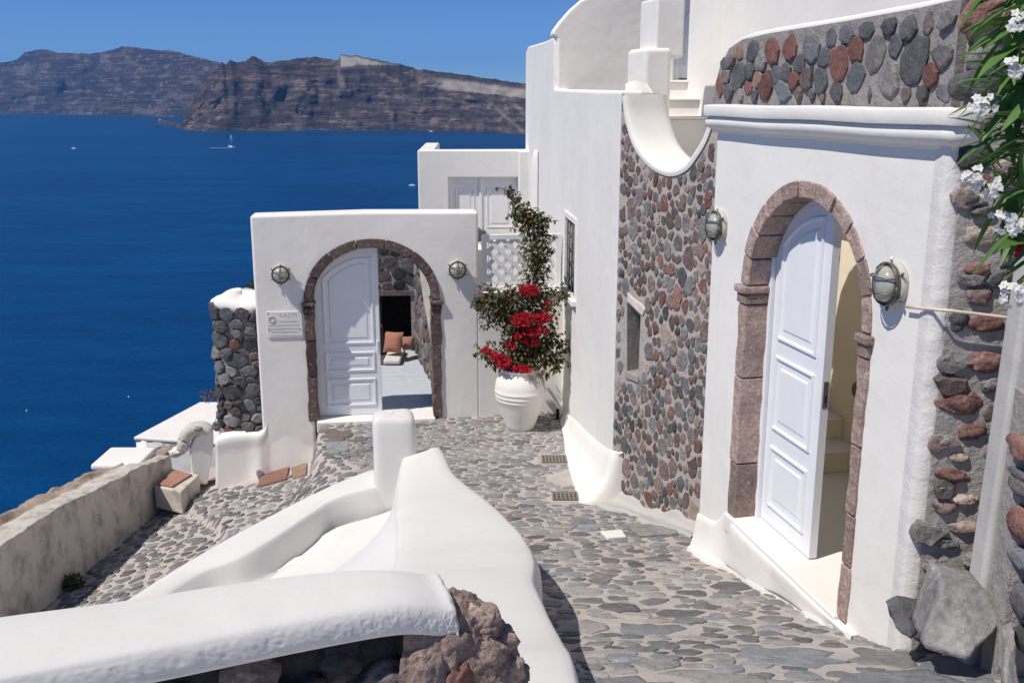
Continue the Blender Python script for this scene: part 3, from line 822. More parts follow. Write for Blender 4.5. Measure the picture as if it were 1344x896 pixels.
def plaque():
    F = FG; s0, z0 = F.uv(352, 443); s1, z1 = F.uv(396, 408)
    T = thing('plaque', F.pt((s0 + s1) / 2, (z0 + z1) / 2, 0), 'small white engraved name plaque screwed to the gate wall under the left lamp', 'plaque')
    fbox('plate', F, s0, s1, z0, z1, 0, .016, 'plaque', T, .004)
    w, h = s1 - s0, z1 - z0
    V, Fc = [], []
    c = Vector(F.pt(s0 + .14 * w, z1 - .28 * h, .018)); t = Vector((F.d.x, F.d.y, 0)); u = Vector((0, 0, 1))
    tube_geo([c + t * .035 * math.cos(a) + u * .035 * math.sin(a) for a in np.linspace(0, 6.283, 21)], .008, 5, V, Fc)
    mk('emblem', V, Fc, 'print', T)
    cu = bpy.data.curves.new('lettering', 'FONT'); cu.body = 'CACTI'; cu.size = .062; cu.extrude = .001; cu.space_character = 1.25
    o = bpy.data.objects.new('lettering', cu); COL.objects.link(o)
    me = bpy.data.meshes.new_from_object(o.evaluated_get(bpy.context.evaluated_depsgraph_get())); bpy.data.objects.remove(o)
    L = [F.pt(s0 + .36 * w + v.co.x, z1 - .2 * h + v.co.y, .0172 + v.co.z) for v in me.vertices]
    mk('lettering', L, [tuple(p.vertices) for p in me.polygons], 'print', T, False)
    for k, (za, x0, x1) in enumerate(((.38, .34, .86), (.52, .05, .92), (.66, .05, .92), (.78, .12, .86), (.93, .1, .97))):
        fbox('text_line', F, s0 + x0 * w, s0 + x1 * w, z1 - za * h - .006, z1 - za * h + .004, .0165, .0175, 'print', T)
    for x, y in ((.03, .03), (.97, .03), (.03, .68), (.93, .70)):
        V, Fc = lathe_geo([(.007, .015), (.007, .021), (.002, .023)], F.pt(s0 + x * w, z1 - y * h, 0), tuple(t), tuple(u), (F.n.x, F.n.y, 0), 8); fixn(mk('screw', V, Fc, 'iron', T))
plaque()

# ------------------------------------------------------------------ courtyard seen through the gate
def courtyard():
    fl = box('courtyard_floor', (-3.3, 12.35, -.3), (.3, 17.4, .012), 'shade_grey'); tag(fl, 'courtyard floor behind the gate, its shade coloured in as pale grey', None, None, 'structure')
    rg = random.Random(5)
    # back wall with a dark recess
    F = Fr((-3.2, 15.6), (1, .05))
    T = thing('courtyard_wall', F.pt(1.4, 0, 0), 'dark rubble stone wall at the back of the courtyard, with a deep recess above a bench', 'stone wall')
    h0 = F.uv(500, 470)[0]; h1 = F.uv(541, 470)[0]; hz = F.uv(520, 388)[1]
    prism('wall', F, [(0, -.2), (2.65, -.2), (2.65, 1.95), (0, 1.95)], 0, -.3, 'mortar', T, holes=[rect(h0, h1, .02, hz)])
    fbox('recess', F, h0 - .05, h1 + .05, -.1, hz + .1, -.95, -.9, 'black', T)  # near-black back and lid put the recess's shade into the colour
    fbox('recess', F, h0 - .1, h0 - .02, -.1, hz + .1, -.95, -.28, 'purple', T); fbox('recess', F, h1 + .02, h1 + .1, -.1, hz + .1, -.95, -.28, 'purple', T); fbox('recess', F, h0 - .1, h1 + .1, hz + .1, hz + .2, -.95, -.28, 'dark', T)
    fbox('lintel', F, h0 - .12, h1 + .1, hz, hz + .09, -.1, .035, 'purple', T, .01)
    P = scatter(rect(0, 2.6, 0, 1.9), lambda x, y: .2, rg, 1.1, .9, 5000)
    lay('stone', T, cells(P, 1.1, .9), lambda a, b, o: F.pt(a, b, o), [('basalt', 4), ('black', 3), ('purple', 2)], rg, (.02, .05), (.88, 1.0), 8, 300,
        lambda s, z: h0 - .05 < s < h1 + .05 and z < hz + .12, .4, jit=.12, smooth_=False)
    # right side wall, sunlit, with stone facing
    a = at_z(541, 508, .02); bq = at_z(572, 556, .02)
    F2 = Fr((-1.55, 15.6), (.62, -2.9))
    T2 = thing('passage_wall', F2.pt(1.5, 0, 0), 'sunlit rubble stone wall along the right side of the courtyard passage', 'stone wall')
    prism('wall', F2, [(-.1, -.2), (3.05, -.2), (3.05, .45), (2.0, .62), (1.1, 1.08), (.45, 1.65), (-.1, 1.8)], 0, -.3, 'mortar', T2)
    PR = [(0, 0), (3.0, 0), (3.0, .43), (2.0, .6), (1.1, 1.05), (.45, 1.62), (0, 1.76)]; P = scatter(PR, lambda x, y: .16, rg, .95, 1.1, 6000)
    lay('stone', T2, cells(P, .95, 1.1), lambda a, b, o: F2.pt(a, b, o), [('purple', 4), ('grey', 2), ('basalt', 3), ('red', .4)], rg, (.02, .045), (.84, .98), 8, 300, None, .4, jit=.12, smooth_=False, region=PR)
    prism('stair_side', F2, [(.3, .3), (3.04, .3), (3.04, 2.1), (.3, 2.1)], -.32, -.6, 'plaster', T2)
    # low white wall in front of the bench, shade put into its grey
    b0 = at_z(498, 553, .01)
    y = 14.1
    l = at_y(490, 482, y); r_ = at_y(546, 482, y)
    o = box('garden_wall', (l.x - .6, y, -.1), (r_.x + .28, y + .5, l.z - .12), 'shade_grey', bev=.02); tag(o, 'low white wall in front of the courtyard bench, its shade coloured in as pale grey', 'low wall')
    # bench with cushions
    Tb = thing('bench', (-2.2, 15.2, .2), 'dark built-in bench with long seat pad in front of the courtyard recess', 'bench')
    p = at_y(505, 472, 15.1)
    box('seat', (-2.9, 14.75, .0), (-1.72, 15.55, p.z + .02), 'sofa', Tb, .03)
    box('seat_pad', (-1.98, 14.72, p.z + .022), (-1.72, 15.5, p.z + .10), 'cushion_grey', Tb, .03)
    box('backrest', (-2.9, 15.3, p.z + .02), (-2.06, 15.5, p.z + .50), 'sofa', Tb, .05)
    def cushion(c, w, h, mt, label, tilt, yaw):
        rows = []
        for i in range(9):
            rows.append([((-1 + i / 4), (-1 + j / 4)) for j in range(9)])
        V = []; mtx = Matrix.Rotation(yaw, 3, 'Z') @ Matrix.Rotation(tilt, 3, 'X')
        for sg in (-1, 1):
            for r in rows:
                for a, b in r:
                    th = .085 * max(0, (1 - a * a) * (1 - b * b)) ** .45; pin = 1 - .07 * (1 - abs(a)) * abs(b) ** 3 - .0
                    q = mtx @ Vector((a * w / 2 * (1 - .08 * (1 - b * b) * abs(a)), sg * th, b * h / 2 * (1 - .08 * (1 - a * a) * abs(b)))); V.append(tuple(Vector(c) + q))
        Fc = []
        for sgi in range(2):
            for i in range(8):
                for j in range(8):
                    k = sgi * 81 + i * 9 + j; Fc.append((k, k + 1, k + 10, k + 9))
        o = fixn(mk('cushion', V, Fc, mt)); tag(o, label, 'cushion', 'cushions on the courtyard bench')
    q = at_y(516, 449, 15.0)
    cushion(q, .31, .34, 'cushion', 'rust orange square cushion leaning on the courtyard bench', -.35, -.25)
    q = at_y(536, 450, 15.2)
    cushion(q, .2, .22, 'terracotta', 'small brown cushion in the shaded corner of the courtyard bench', -.3, .2)
courtyard()

# ------------------------------------------------------------------ rubble turret left of the gate
def turret():
    c = Vector((-3.42, 12.32, 0)); r = .325; z0, z1 = -.3, 1.50
    T = thing('stone_turret', (c.x, c.y, z0), 'rounded stub of dark rubble stone with a white plaster cap, left of the gate wall', 'stone pillar')
    def m(a, z, o):
        an = a / r - math.pi / 2; q = r + o
        k = (abs(math.cos(an)) ** 4 + abs(math.sin(an)) ** 4) ** -.25
        return (c.x + q * math.cos(an) * min(k, 1.12), c.y + q * math.sin(an) * min(k, 1.12), z)
    A = math.pi * r
    rows = [[m(-A + 2 * A * i / 40, z0 - .2 + (z1 - z0 + .2) * j / 12, 0) for i in range(41)] for j in range(13)]
    grid('core', rows, 'mortar', T)
    rg = random.Random(12)
    P = scatter(rect(-A * .5, A * .52, z0 + .02, z1 - .10), lambda x, y: .165 * rg.choice((.8, 1, 1.2)), rg, 1.15, .92, 6000)
    lay('stone', T, cells(P, 1.15, .92), m, [('basalt', 3), ('basalt_blue', 1.5), ('grey', 3), ('purple', 2), ('black', 1.2), ('red', .25), ('ochre', .2)], rg, (.035, .075), (.88, 1.0), 9, 300, None, .4, jit=.12, smooth_=False)
    cap = []
    for rr, z in ((1.03, z1 - .06), (1.13, z1 - .04), (1.14, z1 + .015), (1.06, z1 + .06), (.86, z1 + .10), (.5, z1 + .125), (.2, z1 + .13), (.01, z1 + .13)):
        cap.append([tuple(Vector((c.x, c.y, 0)) + (Vector(m(-A + 2 * A * i / 40, 0, 0)) - Vector((c.x, c.y, 0))) * rr + Vector((0, 0, z + .03 * math.sin(i * .5)))) for i in range(41)])
    grid('cap', cap, 'plaster', T)
turret()

# ------------------------------------------------------------------ tall white house (street side, window, terrace walls)
def white_house():
    F = FW
    T = thing('white_house', F.pt(4.2, 0, 0), 'tall white plastered house wall along the street with a small barred window', 'house')
    sS = F.uv(727, 90)[0]
    top = [(LW, F.uv(815, 119)[1]), F.uv(790, 119), F.uv(760, 118), (sS + .03, F.uv(729, 117)[1]), (sS, F.uv(727, 108)[1]), (sS - .01, F.uv(726, 60)[1]), (sS - .06, F.uv(723, 50)[1]), F.uv(716, 54), F.uv(700, 59), F.uv(693, 61), (F.uv(690, 66)[0], F.uv(690, 68)[1])]
    sA = F.uv(690, 66)[0]
    w0, wz0 = F.uv(742, 384); w1, wz1 = F.uv(757, 290); w0 = F.uv(742, 340)[0]; w1 = F.uv(755.5, 340)[0]
    win = rect(w0, w1, F.uv(748, 384)[1], F.uv(748, 288)[1]); zb, zt = win[0][1], win[2][1]
    o = prism('wall', F, [(sA, -1.0), (LW, -.2)] + top, 0, -.2, 'plaster', T, holes=[win], bev=.035, seg=4)
    # window
    fr = fbox('window', F, w0 + .002, w1 - .002, zb + .002, zt - .002, -.12, -.07, 'pane', T)
    ft = .055
    for nm, r in (('jamb', rect(w0 - .07, w0 + .01, zb, zt)), ('jamb', rect(w1 - .01, w1 + .07, zb, zt)), ('head', rect(w0 - .07, w1 + .07, zt, zt + .07))):
        p = prism('frame_piece', F, r, -.02, .014 if nm == 'jamb' else .018, 'white_wood', fr, bev=.005)
    prism('window_sill', F, rect(w0 - .1, w1 + .1, zb - .07, zb), -.2, .06, 'plaster', fr, bev=.012)
    for i in range(1, 4):
        s = w0 + (w1 - w0) * i / 4; V, Fc = tube_geo([F.pt(s, zb, -.02), F.pt(s, zt, -.02)], .010, 6); mk('bar', V, Fc, 'iron', fr)
    for i in range(1, 5):
        z = zb + (zt - zb) * i / 5; V, Fc = tube_geo([F.pt(w0, z, -.015), F.pt(w1, z, -.015)], .009, 6); mk('bar', V, Fc, 'iron', fr)
    # flared skirting at the foot, widest at the street corner
    cols = []
    for i, (u, vb, vt, ex) in enumerate(((741, 553, 541, .03), (752, 572, 549, .08), (765, 600, 562, .16), (782, 622, 578, .22), (798, 637, 590, .26), (807, 641, 594, .24))):
        s, z = F.uv(u, vt, 0); g = G(*F.pt(s, 0, ex + .05)[:2])
        cols.append([F.pt(s, z, -.02), F.pt(s, z, .008), F.pt(s, g + (z - g) * .45, .03 + ex * .25), F.pt(s, g + (z - g) * .14, .03 + ex * .75), F.pt(s, g + .02, .03 + ex), F.pt(s, g - .08, .04 + ex)])
    e = cols[-1]; cols.append([tuple(Vector(p) + Vector((F.d.x, F.d.y, 0)) * .05 - Vector((F.n.x, F.n.y, 0)) * .12 * k) for k, p in enumerate(e)])
    grid('skirting', densify(cols, 4, 3), 'plaster', T)
    # end return towards the rubble wall, rounded low buttress far along, terrace slab
    c = F.uv(706, 185)
    rows = []
    for i in range(9):
        a = math.pi * i / 8
        rows.append([F.pt(c[0] - .1 - .22 * math.cos(a), z, .012 + q * math.sin(a)) for z, q in ((1.2, .10), (2.6, .10), (3.0, .09), (3.2, .05), (3.24, .0))])
    grid('buttress', rows, 'plaster', T, 1)
    # terrace wall in shade above, seen over the parapet
    q = F.pt(sS, 0, 0); F2 = Fr((q[0] + .035, q[1] - .03), (1, .03))
    pr = [F2.uv(u, v) for u, v in ((724, 46), (727, 38), (735, 27), (748, 12), (762, 0), (790, -12), (845, -25))]
    prism('terrace_wall', F2, [(0.0, 3.0), (pr[-1][0] + .4, 3.0), (pr[-1][0] + .4, pr[-1][1])] + pr[::-1] + [(0, pr[0][1] - .05)], 0, -.5, 'plaster_bounce', T, bev=.06, seg=4)
    V = [F.pt(2.9, 3.3, -.19), F.pt(LW, 3.3, -.19), (1.5, 9.3, 3.3), (3.8, 9.3, 3.3), (4.2, 14, 3.3), (.9, 14.2, 3.3)]
    mk('terrace_floor', V, [(0, 1, 2, 3, 4, 5)], 'plaster_clean', T)
white_house()

def chimney():
    near = at_y(845, 120, 10.2); F = Fr((near.x, near.y), (1, .22))
    T = thing('chimney_pillar', (near.x + .15, near.y + .25, 3.3), 'square white plastered chimney pillar, wider at its foot, above the curved parapet', 'chimney')
    zt = at_y(835, 63, 10.3).z
    prism('foot', F, rect(0, .29, 2.9, zt), 0, -.55, 'plaster_clean', T, bev=.05, seg=4)
    prism('shaft', F, rect(.12, .42, zt - .1, 4.97), -.03, -.52, 'plaster_clean', T, bev=.03, seg=3)
chimney()

def upper_house():
    F = Fr((1.97, 11.6), (.2163, -.9763))
    T = thing('upper_house', F.pt(2.5, 3, 0), 'big blank white house wall rising behind the stone parapet', 'house')
    prism('wall', F, rect(-.0, 9.0, 3.24, 9.0), 0, -.4, 'plaster_clean', T, bev=.04)
    y = 11.95; F2 = Fr((1.64, y), (1, .02))
    d0 = F2.uv(887, 60)[0]; zd = at_y(894, 105, y).z
    prism('back_wall', F2, rect(.0, d0, 2.8, 9), 0, -.3, 'plaster_clean', T, bev=.03)
    prism('back_wall', F2, [(d0, 2.8), (d0 + .9, 2.8), (d0 + .9, zd), (d0, zd)], 0, -.3, 'plaster_clean', T)
    fbox('door_back', F2, d0 - .2, d0 + 1.2, zd - .1, 7.5, -.34, -.24, 'plaster_clean', T)
    dr = fbox('door', F2, d0 + .06, d0 + .8, zd + .02, zd + 2.3, -.16, -.12, 'white_paint', T, .005)
    fbox('jamb', F2, d0, d0 + .06, zd, zd + 2.3, -.2, -.06, 'white_wood', dr, .004)
    for k in range(3): fbox('panel', F2, d0 + .12, d0 + .7, zd + .15 + k * .75, zd + .75 + k * .75, -.12, -.105, 'white_paint', dr, .006)
    fbox('lantern', F2, d0 + .02, d0 + .1, zd + 1.75, zd + 1.95, -.06, .02, 'lampback', dr, .01)
    # white steps up to the door
    Ts = thing('terrace_steps', (1.95, 11.2, 3.4), 'flight of white plaster steps climbing to the upper door', 'steps')
    for k, (v, yy, dp) in enumerate(((105.5, 11.55, .4), (129, 11.2, .38), (153, 10.85, .38))):
        z = at_y(885, v, yy).z
        box('step', (1.45, yy, 3.0), (2.3, yy + dp, z - .03), 'plaster_clean', Ts, .01)
        box('tread', (1.44, yy - .03, z - .028), (2.31, yy + dp - .002, z), 'marble', Ts, .008)
upper_house()

# ------------------------------------------------------------------ rubble stone wall with the dipped white coping
def stone_wall():
    F = FS; rg = random.Random(33)
    T = thing('rubble_wall', F.pt(.7, .3, 0), 'tall oblique rubble wall of grey, purple and red stones with a small dark niche', 'stone wall')
    notch = [(max(.0, F.uv(u, v)[0]) + .002 * u / 900, F.uv(u, v)[1]) for u, v in ((813, 122), (819, 127), (823, 158), (833, 190), (848, 212), (866, 225), (884, 229), (902, 221), (916, 203), (927, 184), (936, 160), (941, 130))]
    s_end = notch[-1][0] + .1
    nic = [F.uv(u, v) for u, v in ((823, 488), (838, 490), (841, 414), (823, 396))]
    out = [(0, -.2), (s_end, -.2), (s_end, notch[-1][1] + .1)] + notch[::-1] + [(0, notch[0][1] - .05)]
    prism('core', F, out, 0, -.4, 'mortar_warm', T, holes=[nic])
    z0, z1 = nic[0][1], nic[2][1]; sa, sb = nic[0][0], nic[1][0]
    fbox('niche', F, sa - .03, sb + .03, z0 - .05, z1 + .15, -.3, -.28, 'dark', T)  # back panel coloured near-black in place of the niche's shade
    rock('niche_stone', F.pt((sa + sb) / 2, z0 + .22, -.18), (.1, .1, .22), 'grey', T, 2)
    fbox('niche_sill', F, sa - .01, sb + .015, z0 - .06, z0 + .01, -.2, .016, 'mortar_warm', T, .012)
    rough_block('niche_lintel', F, [F.uv(u, v, .02) for u, v in ((822, 383), (822, 395), (842, 415), (846, 406))], -.05, .014, 'mortar_warm', T, .01)
    def inside(s, z): return inpoly(s, z, out)
    P = scatter([(0.03, -.1), (s_end - .02, -.1), (s_end - .02, notch[-1][1])] + [(s + .02, z - .05) for s, z in notch[::-1]], lambda x, y: .112, rg, .74, 1.25, 30000, mult=(.55, .7, .85, 1, 1.15, 1.4))
    lay('stone', T, cells(P, .72, 1.2), lambda a, b, o: F.pt(a, b, o), [('basalt', 1.6), ('basalt_blue', .6), ('rub_grey', 4), ('rub_purple', 5.5), ('rub_red', 1.6), ('rub_tan', 1.0)], rg, (.003, .014), (.70, 1.0), 10, 300,
        lambda s, z: (sa - .06 < s < sb + .07 and z0 - .1 < z < z1 + .2), .3, jit=.24, smooth_=False, region=[(.012, -.2), (s_end, -.2)] + [(s + .012, z - .02) for s, z in notch[::-1]])
    # white coping lining the dip
    nn = [Vector(p) for p in notch]
    rows = []
    for i, (s, z) in enumerate(notch[1:-1]):
        tx = Vector((notch[i + 2][0] - notch[i][0], notch[i + 2][1] - notch[i][1])).normalized(); nx, nzz = -tx.y, tx.x
        rows.append([F.pt(s + nx * a, z + nzz * a, o) for a, o in ((-.015, .012), (.025, .016), (.05, -.03), (.055, -.2), (.05, -.42), (-.03, -.44))])
    Tc = grid('coping', densify(rows, 4, 3), 'plaster_clean', T)
    # white swoop behind the dip: the stair parapet coming down from the chimney
    pl = []
    for (u0, v0), (u1, v1), ya, yb, in (((822, 110), (846, 110), 9.9, 10.0), ((823, 130), (858, 131), 9.7, 9.9), ((830, 165), (863, 165), 9.4, 9.8), ((842, 195), (873, 190), 9.2, 9.6), ((860, 216), (888, 208), 8.95, 9.3), ((888, 226), (908, 218), 8.75, 9.0)):
        a = at_y(u0, v0, ya); b = at_y(u1, v1, yb); d = Vector((.05, .3, 0))
        pl.append([tuple(a + Vector((.03, .12, -.5))), tuple(a + Vector((.0, .03, -.06))), tuple(a), tuple(a.lerp(b, .5) + Vector((0, 0, .03))), tuple(b), tuple(b + Vector((.03, .03, -.05))), tuple(b + Vector((.06, .1, -.7)))])
    grid('stair_parapet', densify(pl, 4, 3), 'plaster_clean', T)
    # cement fillet along the foot
    cols = []
    for i in range(15):
        s_ = .02 + (s_end + .04) * i / 14; ex = .20 + .04 * math.sin(i * .9) + .015 * math.sin(i * 2.9); q = F.pt(s_, 0, ex); g = G(q[0], q[1]); q0 = F.pt(s_, 0, 0)
        hh = .11 + .03 * math.sin(i * .8) + .02 * math.sin(i * 2.1)
        g0 = G(q0[0], q0[1])
        cols.append([F.pt(s_, g0 + hh, -.02), F.pt(s_, g0 + hh - .01, .022), F.pt(s_, g0 + hh * .5, .05), F.pt(s_, g + hh * .22, ex * .5), F.pt(s_, g + .035, ex * .85), F.pt(s_, g + .012, ex), F.pt(s_, g - .06, ex + .02)])
    grid('cement_fillet', densify(cols, 4, 3), 'fillet', T)
stone_wall()

# ------------------------------------------------------------------ white house with the large arched door
def door_house():
    F = FD; E0 = FE; rg = random.Random(44)
    T = thing('arched_house', F.pt(1.4, .6, 0), 'white house front with a pink stone arched doorway, cornice and rubble parapet', 'house')
    sA = F.uv(957, 670)[0]; wd = .12; sL = sA + wd; sR = F.uv(1115, 640)[0]; zt = 1.1
    sc, a = (sL + sR) / 2, (sR - sL) / 2; zs = F.uv(975, 372)[1]; b = F.uv(1047, 258)[1] - zs
    s_end = F.uv(1218, 480)[0]; zc = F.uv(1090, 168)[1]; ztop = F.uv(1100, 137)[1]
    hole = [(sL - .05, .6), (sL - .05, zs)] + arch_pts(sc, zs, a + .05, b + .05, 24)[1:-1] + [(sR + .05, zs), (sR + .05, .6)]
    s_l = F.uv(928, 430)[0]
    out = [(s_l, -.2)] + hole + [(s_end, .4), (s_end + .01, zc + .1), (s_l, zc + .1)]
    prism('wall', F, out, 0, -.34, 'plaster', T, bev=.03, seg=4)
    arch_frame(F, T, sL, sR, zt - .02, zs, b, wd, -.26, .018, 'frame_pink', (.27, .40, .33), (.22, .2, .26, .32), 11, 1, 1, wr=.085)
    # ragged roughcast strip at the uphill corner
    rows = []; ee = Vector((E0.d.x, E0.d.y, 0)); nn = Vector((E0.n.x, E0.n.y, 0)); dn = Vector((F.n.x, F.n.y, 0)); df = Vector((F.d.x, F.d.y, 0))
    for j in range(150):
        z = .9 + (zc + .05 - .9) * j / 149; q = .030 * noise.noise(Vector((z * 5, 1, 2))) + .022 * noise.noise(Vector((z * 17, 3, 2))) + .010 * noise.noise(Vector((z * 45, 3, 2)))
        base = Vector(F.pt(s_end, z, 0)); wide = .045 + q
        L = [base + dn * .003 - df * .10, base + dn * .012 - df * .06, base + dn * .018 - df * .03, base + dn * .02 - df * .008, base + dn * .008 + nn * .022, base + ee * (.02 + wide * .3) + nn * .028, base + ee * (.025 + wide * .65) + nn * .028, base + ee * (.03 + wide) + nn * .018, base + ee * (.035 + wide) - nn * .02]
        rows.append([tuple(p + (dn + nn) * (.0 if k in (0, 8) else (.002 * nz(p, 25) + .003 * nz(p, 60, 4)))) for k, p in enumerate(L)])
    grid('plaster_edge', rows, 'roughcast', T)
    # cornice: profile swept along the wall, returned at the corner
    prof = [(0, -.205), (.012, -.20), (.018, -.185), (.04, -.178), (.072, -.162), (.09, -.138), (.092, -.112), (.08, -.092), (.064, -.084), (.062, -.080), (.108, -.077), (.110, -.074), (.113, -.004), (.110, .002), (.09, .008), (0, .012)]
    zt2 = ztop - .02
    rows = []
    for s, ex in [(s_l - .03, 1)] + [(s_l + (s_end - s_l) * i / 10, 1) for i in range(1, 10)] + [(s_end + .02, 1)]:
        rows.append([F.pt(s, zt2 + z * .9 + .003 * math.sin(s * 5), o * .82) for o, z in prof])
    prof = [(o * .82, z * .9) for o, z in prof]
    base = Vector((F.pt(s_end + .02, 0, 0))); e = Vector((FE.d.x, FE.d.y, 0)); n2 = Vector((F.n.x, F.n.y, 0)); dd = Vector((F.d.x, F.d.y, 0))
    rows.append([tuple(base + dd * (o * .8) + n2 * (o * .75) + Vector((0, 0, zt2 + z))) for o, z in prof])
    rows.append([tuple(base + dd * (o * .9) + n2 * (o * .2) + e * .03 + Vector((0, 0, zt2 + z))) for o, z in prof])
    rows.append([tuple(base + dd * (o * .5) + e * .1 + Vector((0, 0, zt2 + z - .02))) for o, z in prof])
    grid('cornice', rows, 'plaster_clean', T)
    # rubble parapet above the cornice
    pt = [F.uv(u, v, -.02) for u, v in ((934, 140), (937, 118), (945, 88), (957, 64), (975, 52), (1010, 44), (1060, 36), (1110, 28), (1160, 19), (1210, 10), (1262, -2))]
    po = [(pt[0][0], zt2 - .05), (pt[-1][0], zt2 - .05), (pt[-1][0], pt[-1][1])] + pt[::-1]
    pp = prism('parapet', F, po, -.02, -.34, 'mortar', T)
    P = scatter([(p[0], p[1]) for p in [(pt[0][0], zt2 + .02), (pt[-1][0], zt2 + .02)] + [(s, z - .05) for s, z in pt[::-1]]], lambda x, y: .165, rg, 1.08, 1.0, 20000, mult=(.6, .75, .9, 1, 1.15, 1.35))
    lay('stone', pp, cells(P, 1.08, 1.0), lambda a, b, o: F.pt(a, b, o - .02), [('basalt', 4), ('basalt_blue', 2.0), ('grey', 1.2), ('red', 2.0), ('purple', 1.0), ('ochre', .9)], rg, (.008, .03), (.86, 1.05), 9, 300, None, .35, jit=.14, region=[(pt[0][0] + .01, zt2 + .03), (pt[-1][0], zt2 + .03)] + [(s, z - .02) for s, z in pt[::-1]], smooth_=False)
    rows = []
    for i, (s, z) in enumerate(pt[2:]):
        rows.append([F.pt(s, z - .01, -.03), F.pt(s, z + .022, -.035), F.pt(s, z + .035, -.1), F.pt(s, z + .035, -.3), F.pt(s, z - .02, -.36)])
    grid('parapet_coping', densify(rows, 3, 2), 'plaster_clean', T)
    # end wall facing uphill: rough stones in wide mortar
    E = FE
    ew = prism('end_wall', E, [(.03, .3), (1.6, .3), (1.6, pt[-1][1] + .05), (.03, pt[-1][1])], 0, -.34, 'mortar', T)
    spots = [(1265, 25, 58, 46, 'rub_red'), (1225, 42, 34, 40, 'basalt'), (1252, 112, 62, 36, 'basalt'), (1300, 80, 40, 40, 'rub_grey'), (1278, 165, 34, 22, 'rub_purple'), (1275, 205, 34, 34, 'black'), (1262, 262, 26, 20, 'basalt'), (1292, 308, 40, 26, 'rub_tan'), (1283, 352, 28, 16, 'rub_red'), (1285, 388, 34, 22, 'rub_purple'), (1296, 425, 42, 22, 'rub_red'),
             (1258, 420, 24, 24, 'basalt'), (1296, 476, 44, 26, 'rub_red'), (1262, 528, 46, 30, 'rub_red'), (1300, 505, 24, 16, 'rub_grey'), (1276, 566, 34, 22, 'rub_red'), (1250, 625, 38, 18, 'rub_red'), (1232, 578, 20, 18, 'rub_grey'), (1258, 600, 22, 12, 'rub_tan'), (1264, 655, 32, 14, 'rub_tan'), (1240, 664, 30, 18, 'rub_purple'), (1268, 692, 40, 16, 'rub_tan'), (1240, 712, 34, 14, 'rub_grey'), (1222, 742, 20, 18, 'rub_grey'), (1218, 775, 22, 24, 'rub_grey'), (1250, 755, 26, 22, 'rub_grey'), (1275, 735, 24, 14, 'rub_grey'), (1302, 560, 18, 18, 'rub_grey'), (1236, 500, 16, 20, 'basalt'), (1230, 640, 14, 12, 'rub_grey'), (1305, 615, 18, 14, 'rub_purple')]
    sd = 0
    for u, v, w, h, mt in spots:
        s, z = E.uv(u, v); q = 4.7 / FPX; sd += 1
        if s < .08: s = .08
        rock('stone', E.pt(s, z, -.025), (w * q * .64, .055, h * q * .66), mt, ew, 4, .24, 1.5, sd * 3.1, .7, rot=Matrix.Rotation(R.uniform(-.15, .15), 3, 'Y'))
    ctr = [E.uv(u, v) + (w * 4.7 / FPX * .55, h * 4.7 / FPX * .6) for u, v, w, h, _ in spots]
    P = scatter(rect(.12, .62, .9, 3.82), lambda x, y: .095, rg, 1.35, .8, 9000)
    lay('stone', ew, cells(P, 1.35, .8), lambda a, b, o: E.pt(a, b, o), [('rub_grey', 4), ('rub_purple', 3), ('rub_tan', 2), ('rub_red', 1.2), ('basalt', 1.2)], rg, (.012, .04), (.7, 1.0), 10, 120,
        lambda s, z: any(abs(s - c[0]) < c[2] + .02 and abs(z - c[1]) < c[3] + .015 for c in ctr), .3, jit=.28, smooth_=False)
    # threshold slab and white skirting
    sT0, sT1 = sA - .05, sR + .16
    prism('threshold', F, rect(sA + .005, sR + .02, zt - .13, zt), -.45, .045, 'marble', T, bev=.012)
    cols = []
    for i in range(12):
        u = 902 + (1117 - 902) * i / 11; vb = 722 + (840 - 722) * i / 11 + 2.5 * math.sin(i * 1.7)
        pb = at_z(u, vb, .9)
        for _ in range(5): pb = at_z(u, vb, G(pb.x, pb.y))
        s = (pb.xy - F.p).dot(F.d); ob = (pb.xy - F.p).dot(F.n)
        ttop = min(zt - .03, pb.z + .42) if s > sA - .05 else pb.z + .3
        o1 = .05 if s > sA - .02 else .012
        k = smooth(sA - .12, sA + .02, s)
        cols.append([F.pt(s, ttop, -.02), F.pt(s, ttop, o1), F.pt(s, pb.z + (ttop - pb.z) * .5, o1 + (ob - o1) * .3), F.pt(s, pb.z + (ttop - pb.z) * .12, o1 + (ob - o1) * .75), F.pt(s, pb.z + .03, ob), F.pt(s, pb.z - .14, ob + .02)])
    grid('skirting', densify(cols, 3, 3), 'plaster', T)
    # closed far leaf
    lo, hi = -.225, -.17
    mid = F.uv(1064, 700, -.17)[0]
    def at(s): return zs + b * math.sqrt(max(0, 1 - ((s - sc) / (a + .04)) ** 2))
    l0 = sL - .02
    xs = [l0 + (mid - l0) * i / 14 for i in range(15)]
    fbox('door_jamb', F, l0 - .02, l0 + .05, zt, zs + .25, -.2, -.14, 'white_paint', T, .006)
    leaf = prism('door_leaf', F, [(l0 + .055, zt + .012), (mid, zt + .012)] + [(s, at(s)) for s in reversed(xs[1:])] + [(l0 + .055, at(xs[1]))], lo, hi, 'white_paint', T, bev=.005)
    A, C = l0 + .14, mid - .09; N = 8
    zz = lambda u, v: F.uv(u, v, -.17)[1]
    z1b, z2t, z2b, z3t, z3b = zz(1040, 472), zz(1040, 490), zz(1040, 596), zz(1040, 612), zz(1040, 690)
    z1b, z2t, z2b, z3t, z3b = zt + 1.33, zt + 1.22, zt + .70, zt + .58, zt + .14
    molding(F, leaf, [(A, z1b), (C, z1b)] + [(A + (C - A) * (1 - i / N), at(A + (C - A) * (1 - i / N)) - .11) for i in range(N + 1)], hi, .03, .014, field=.009)
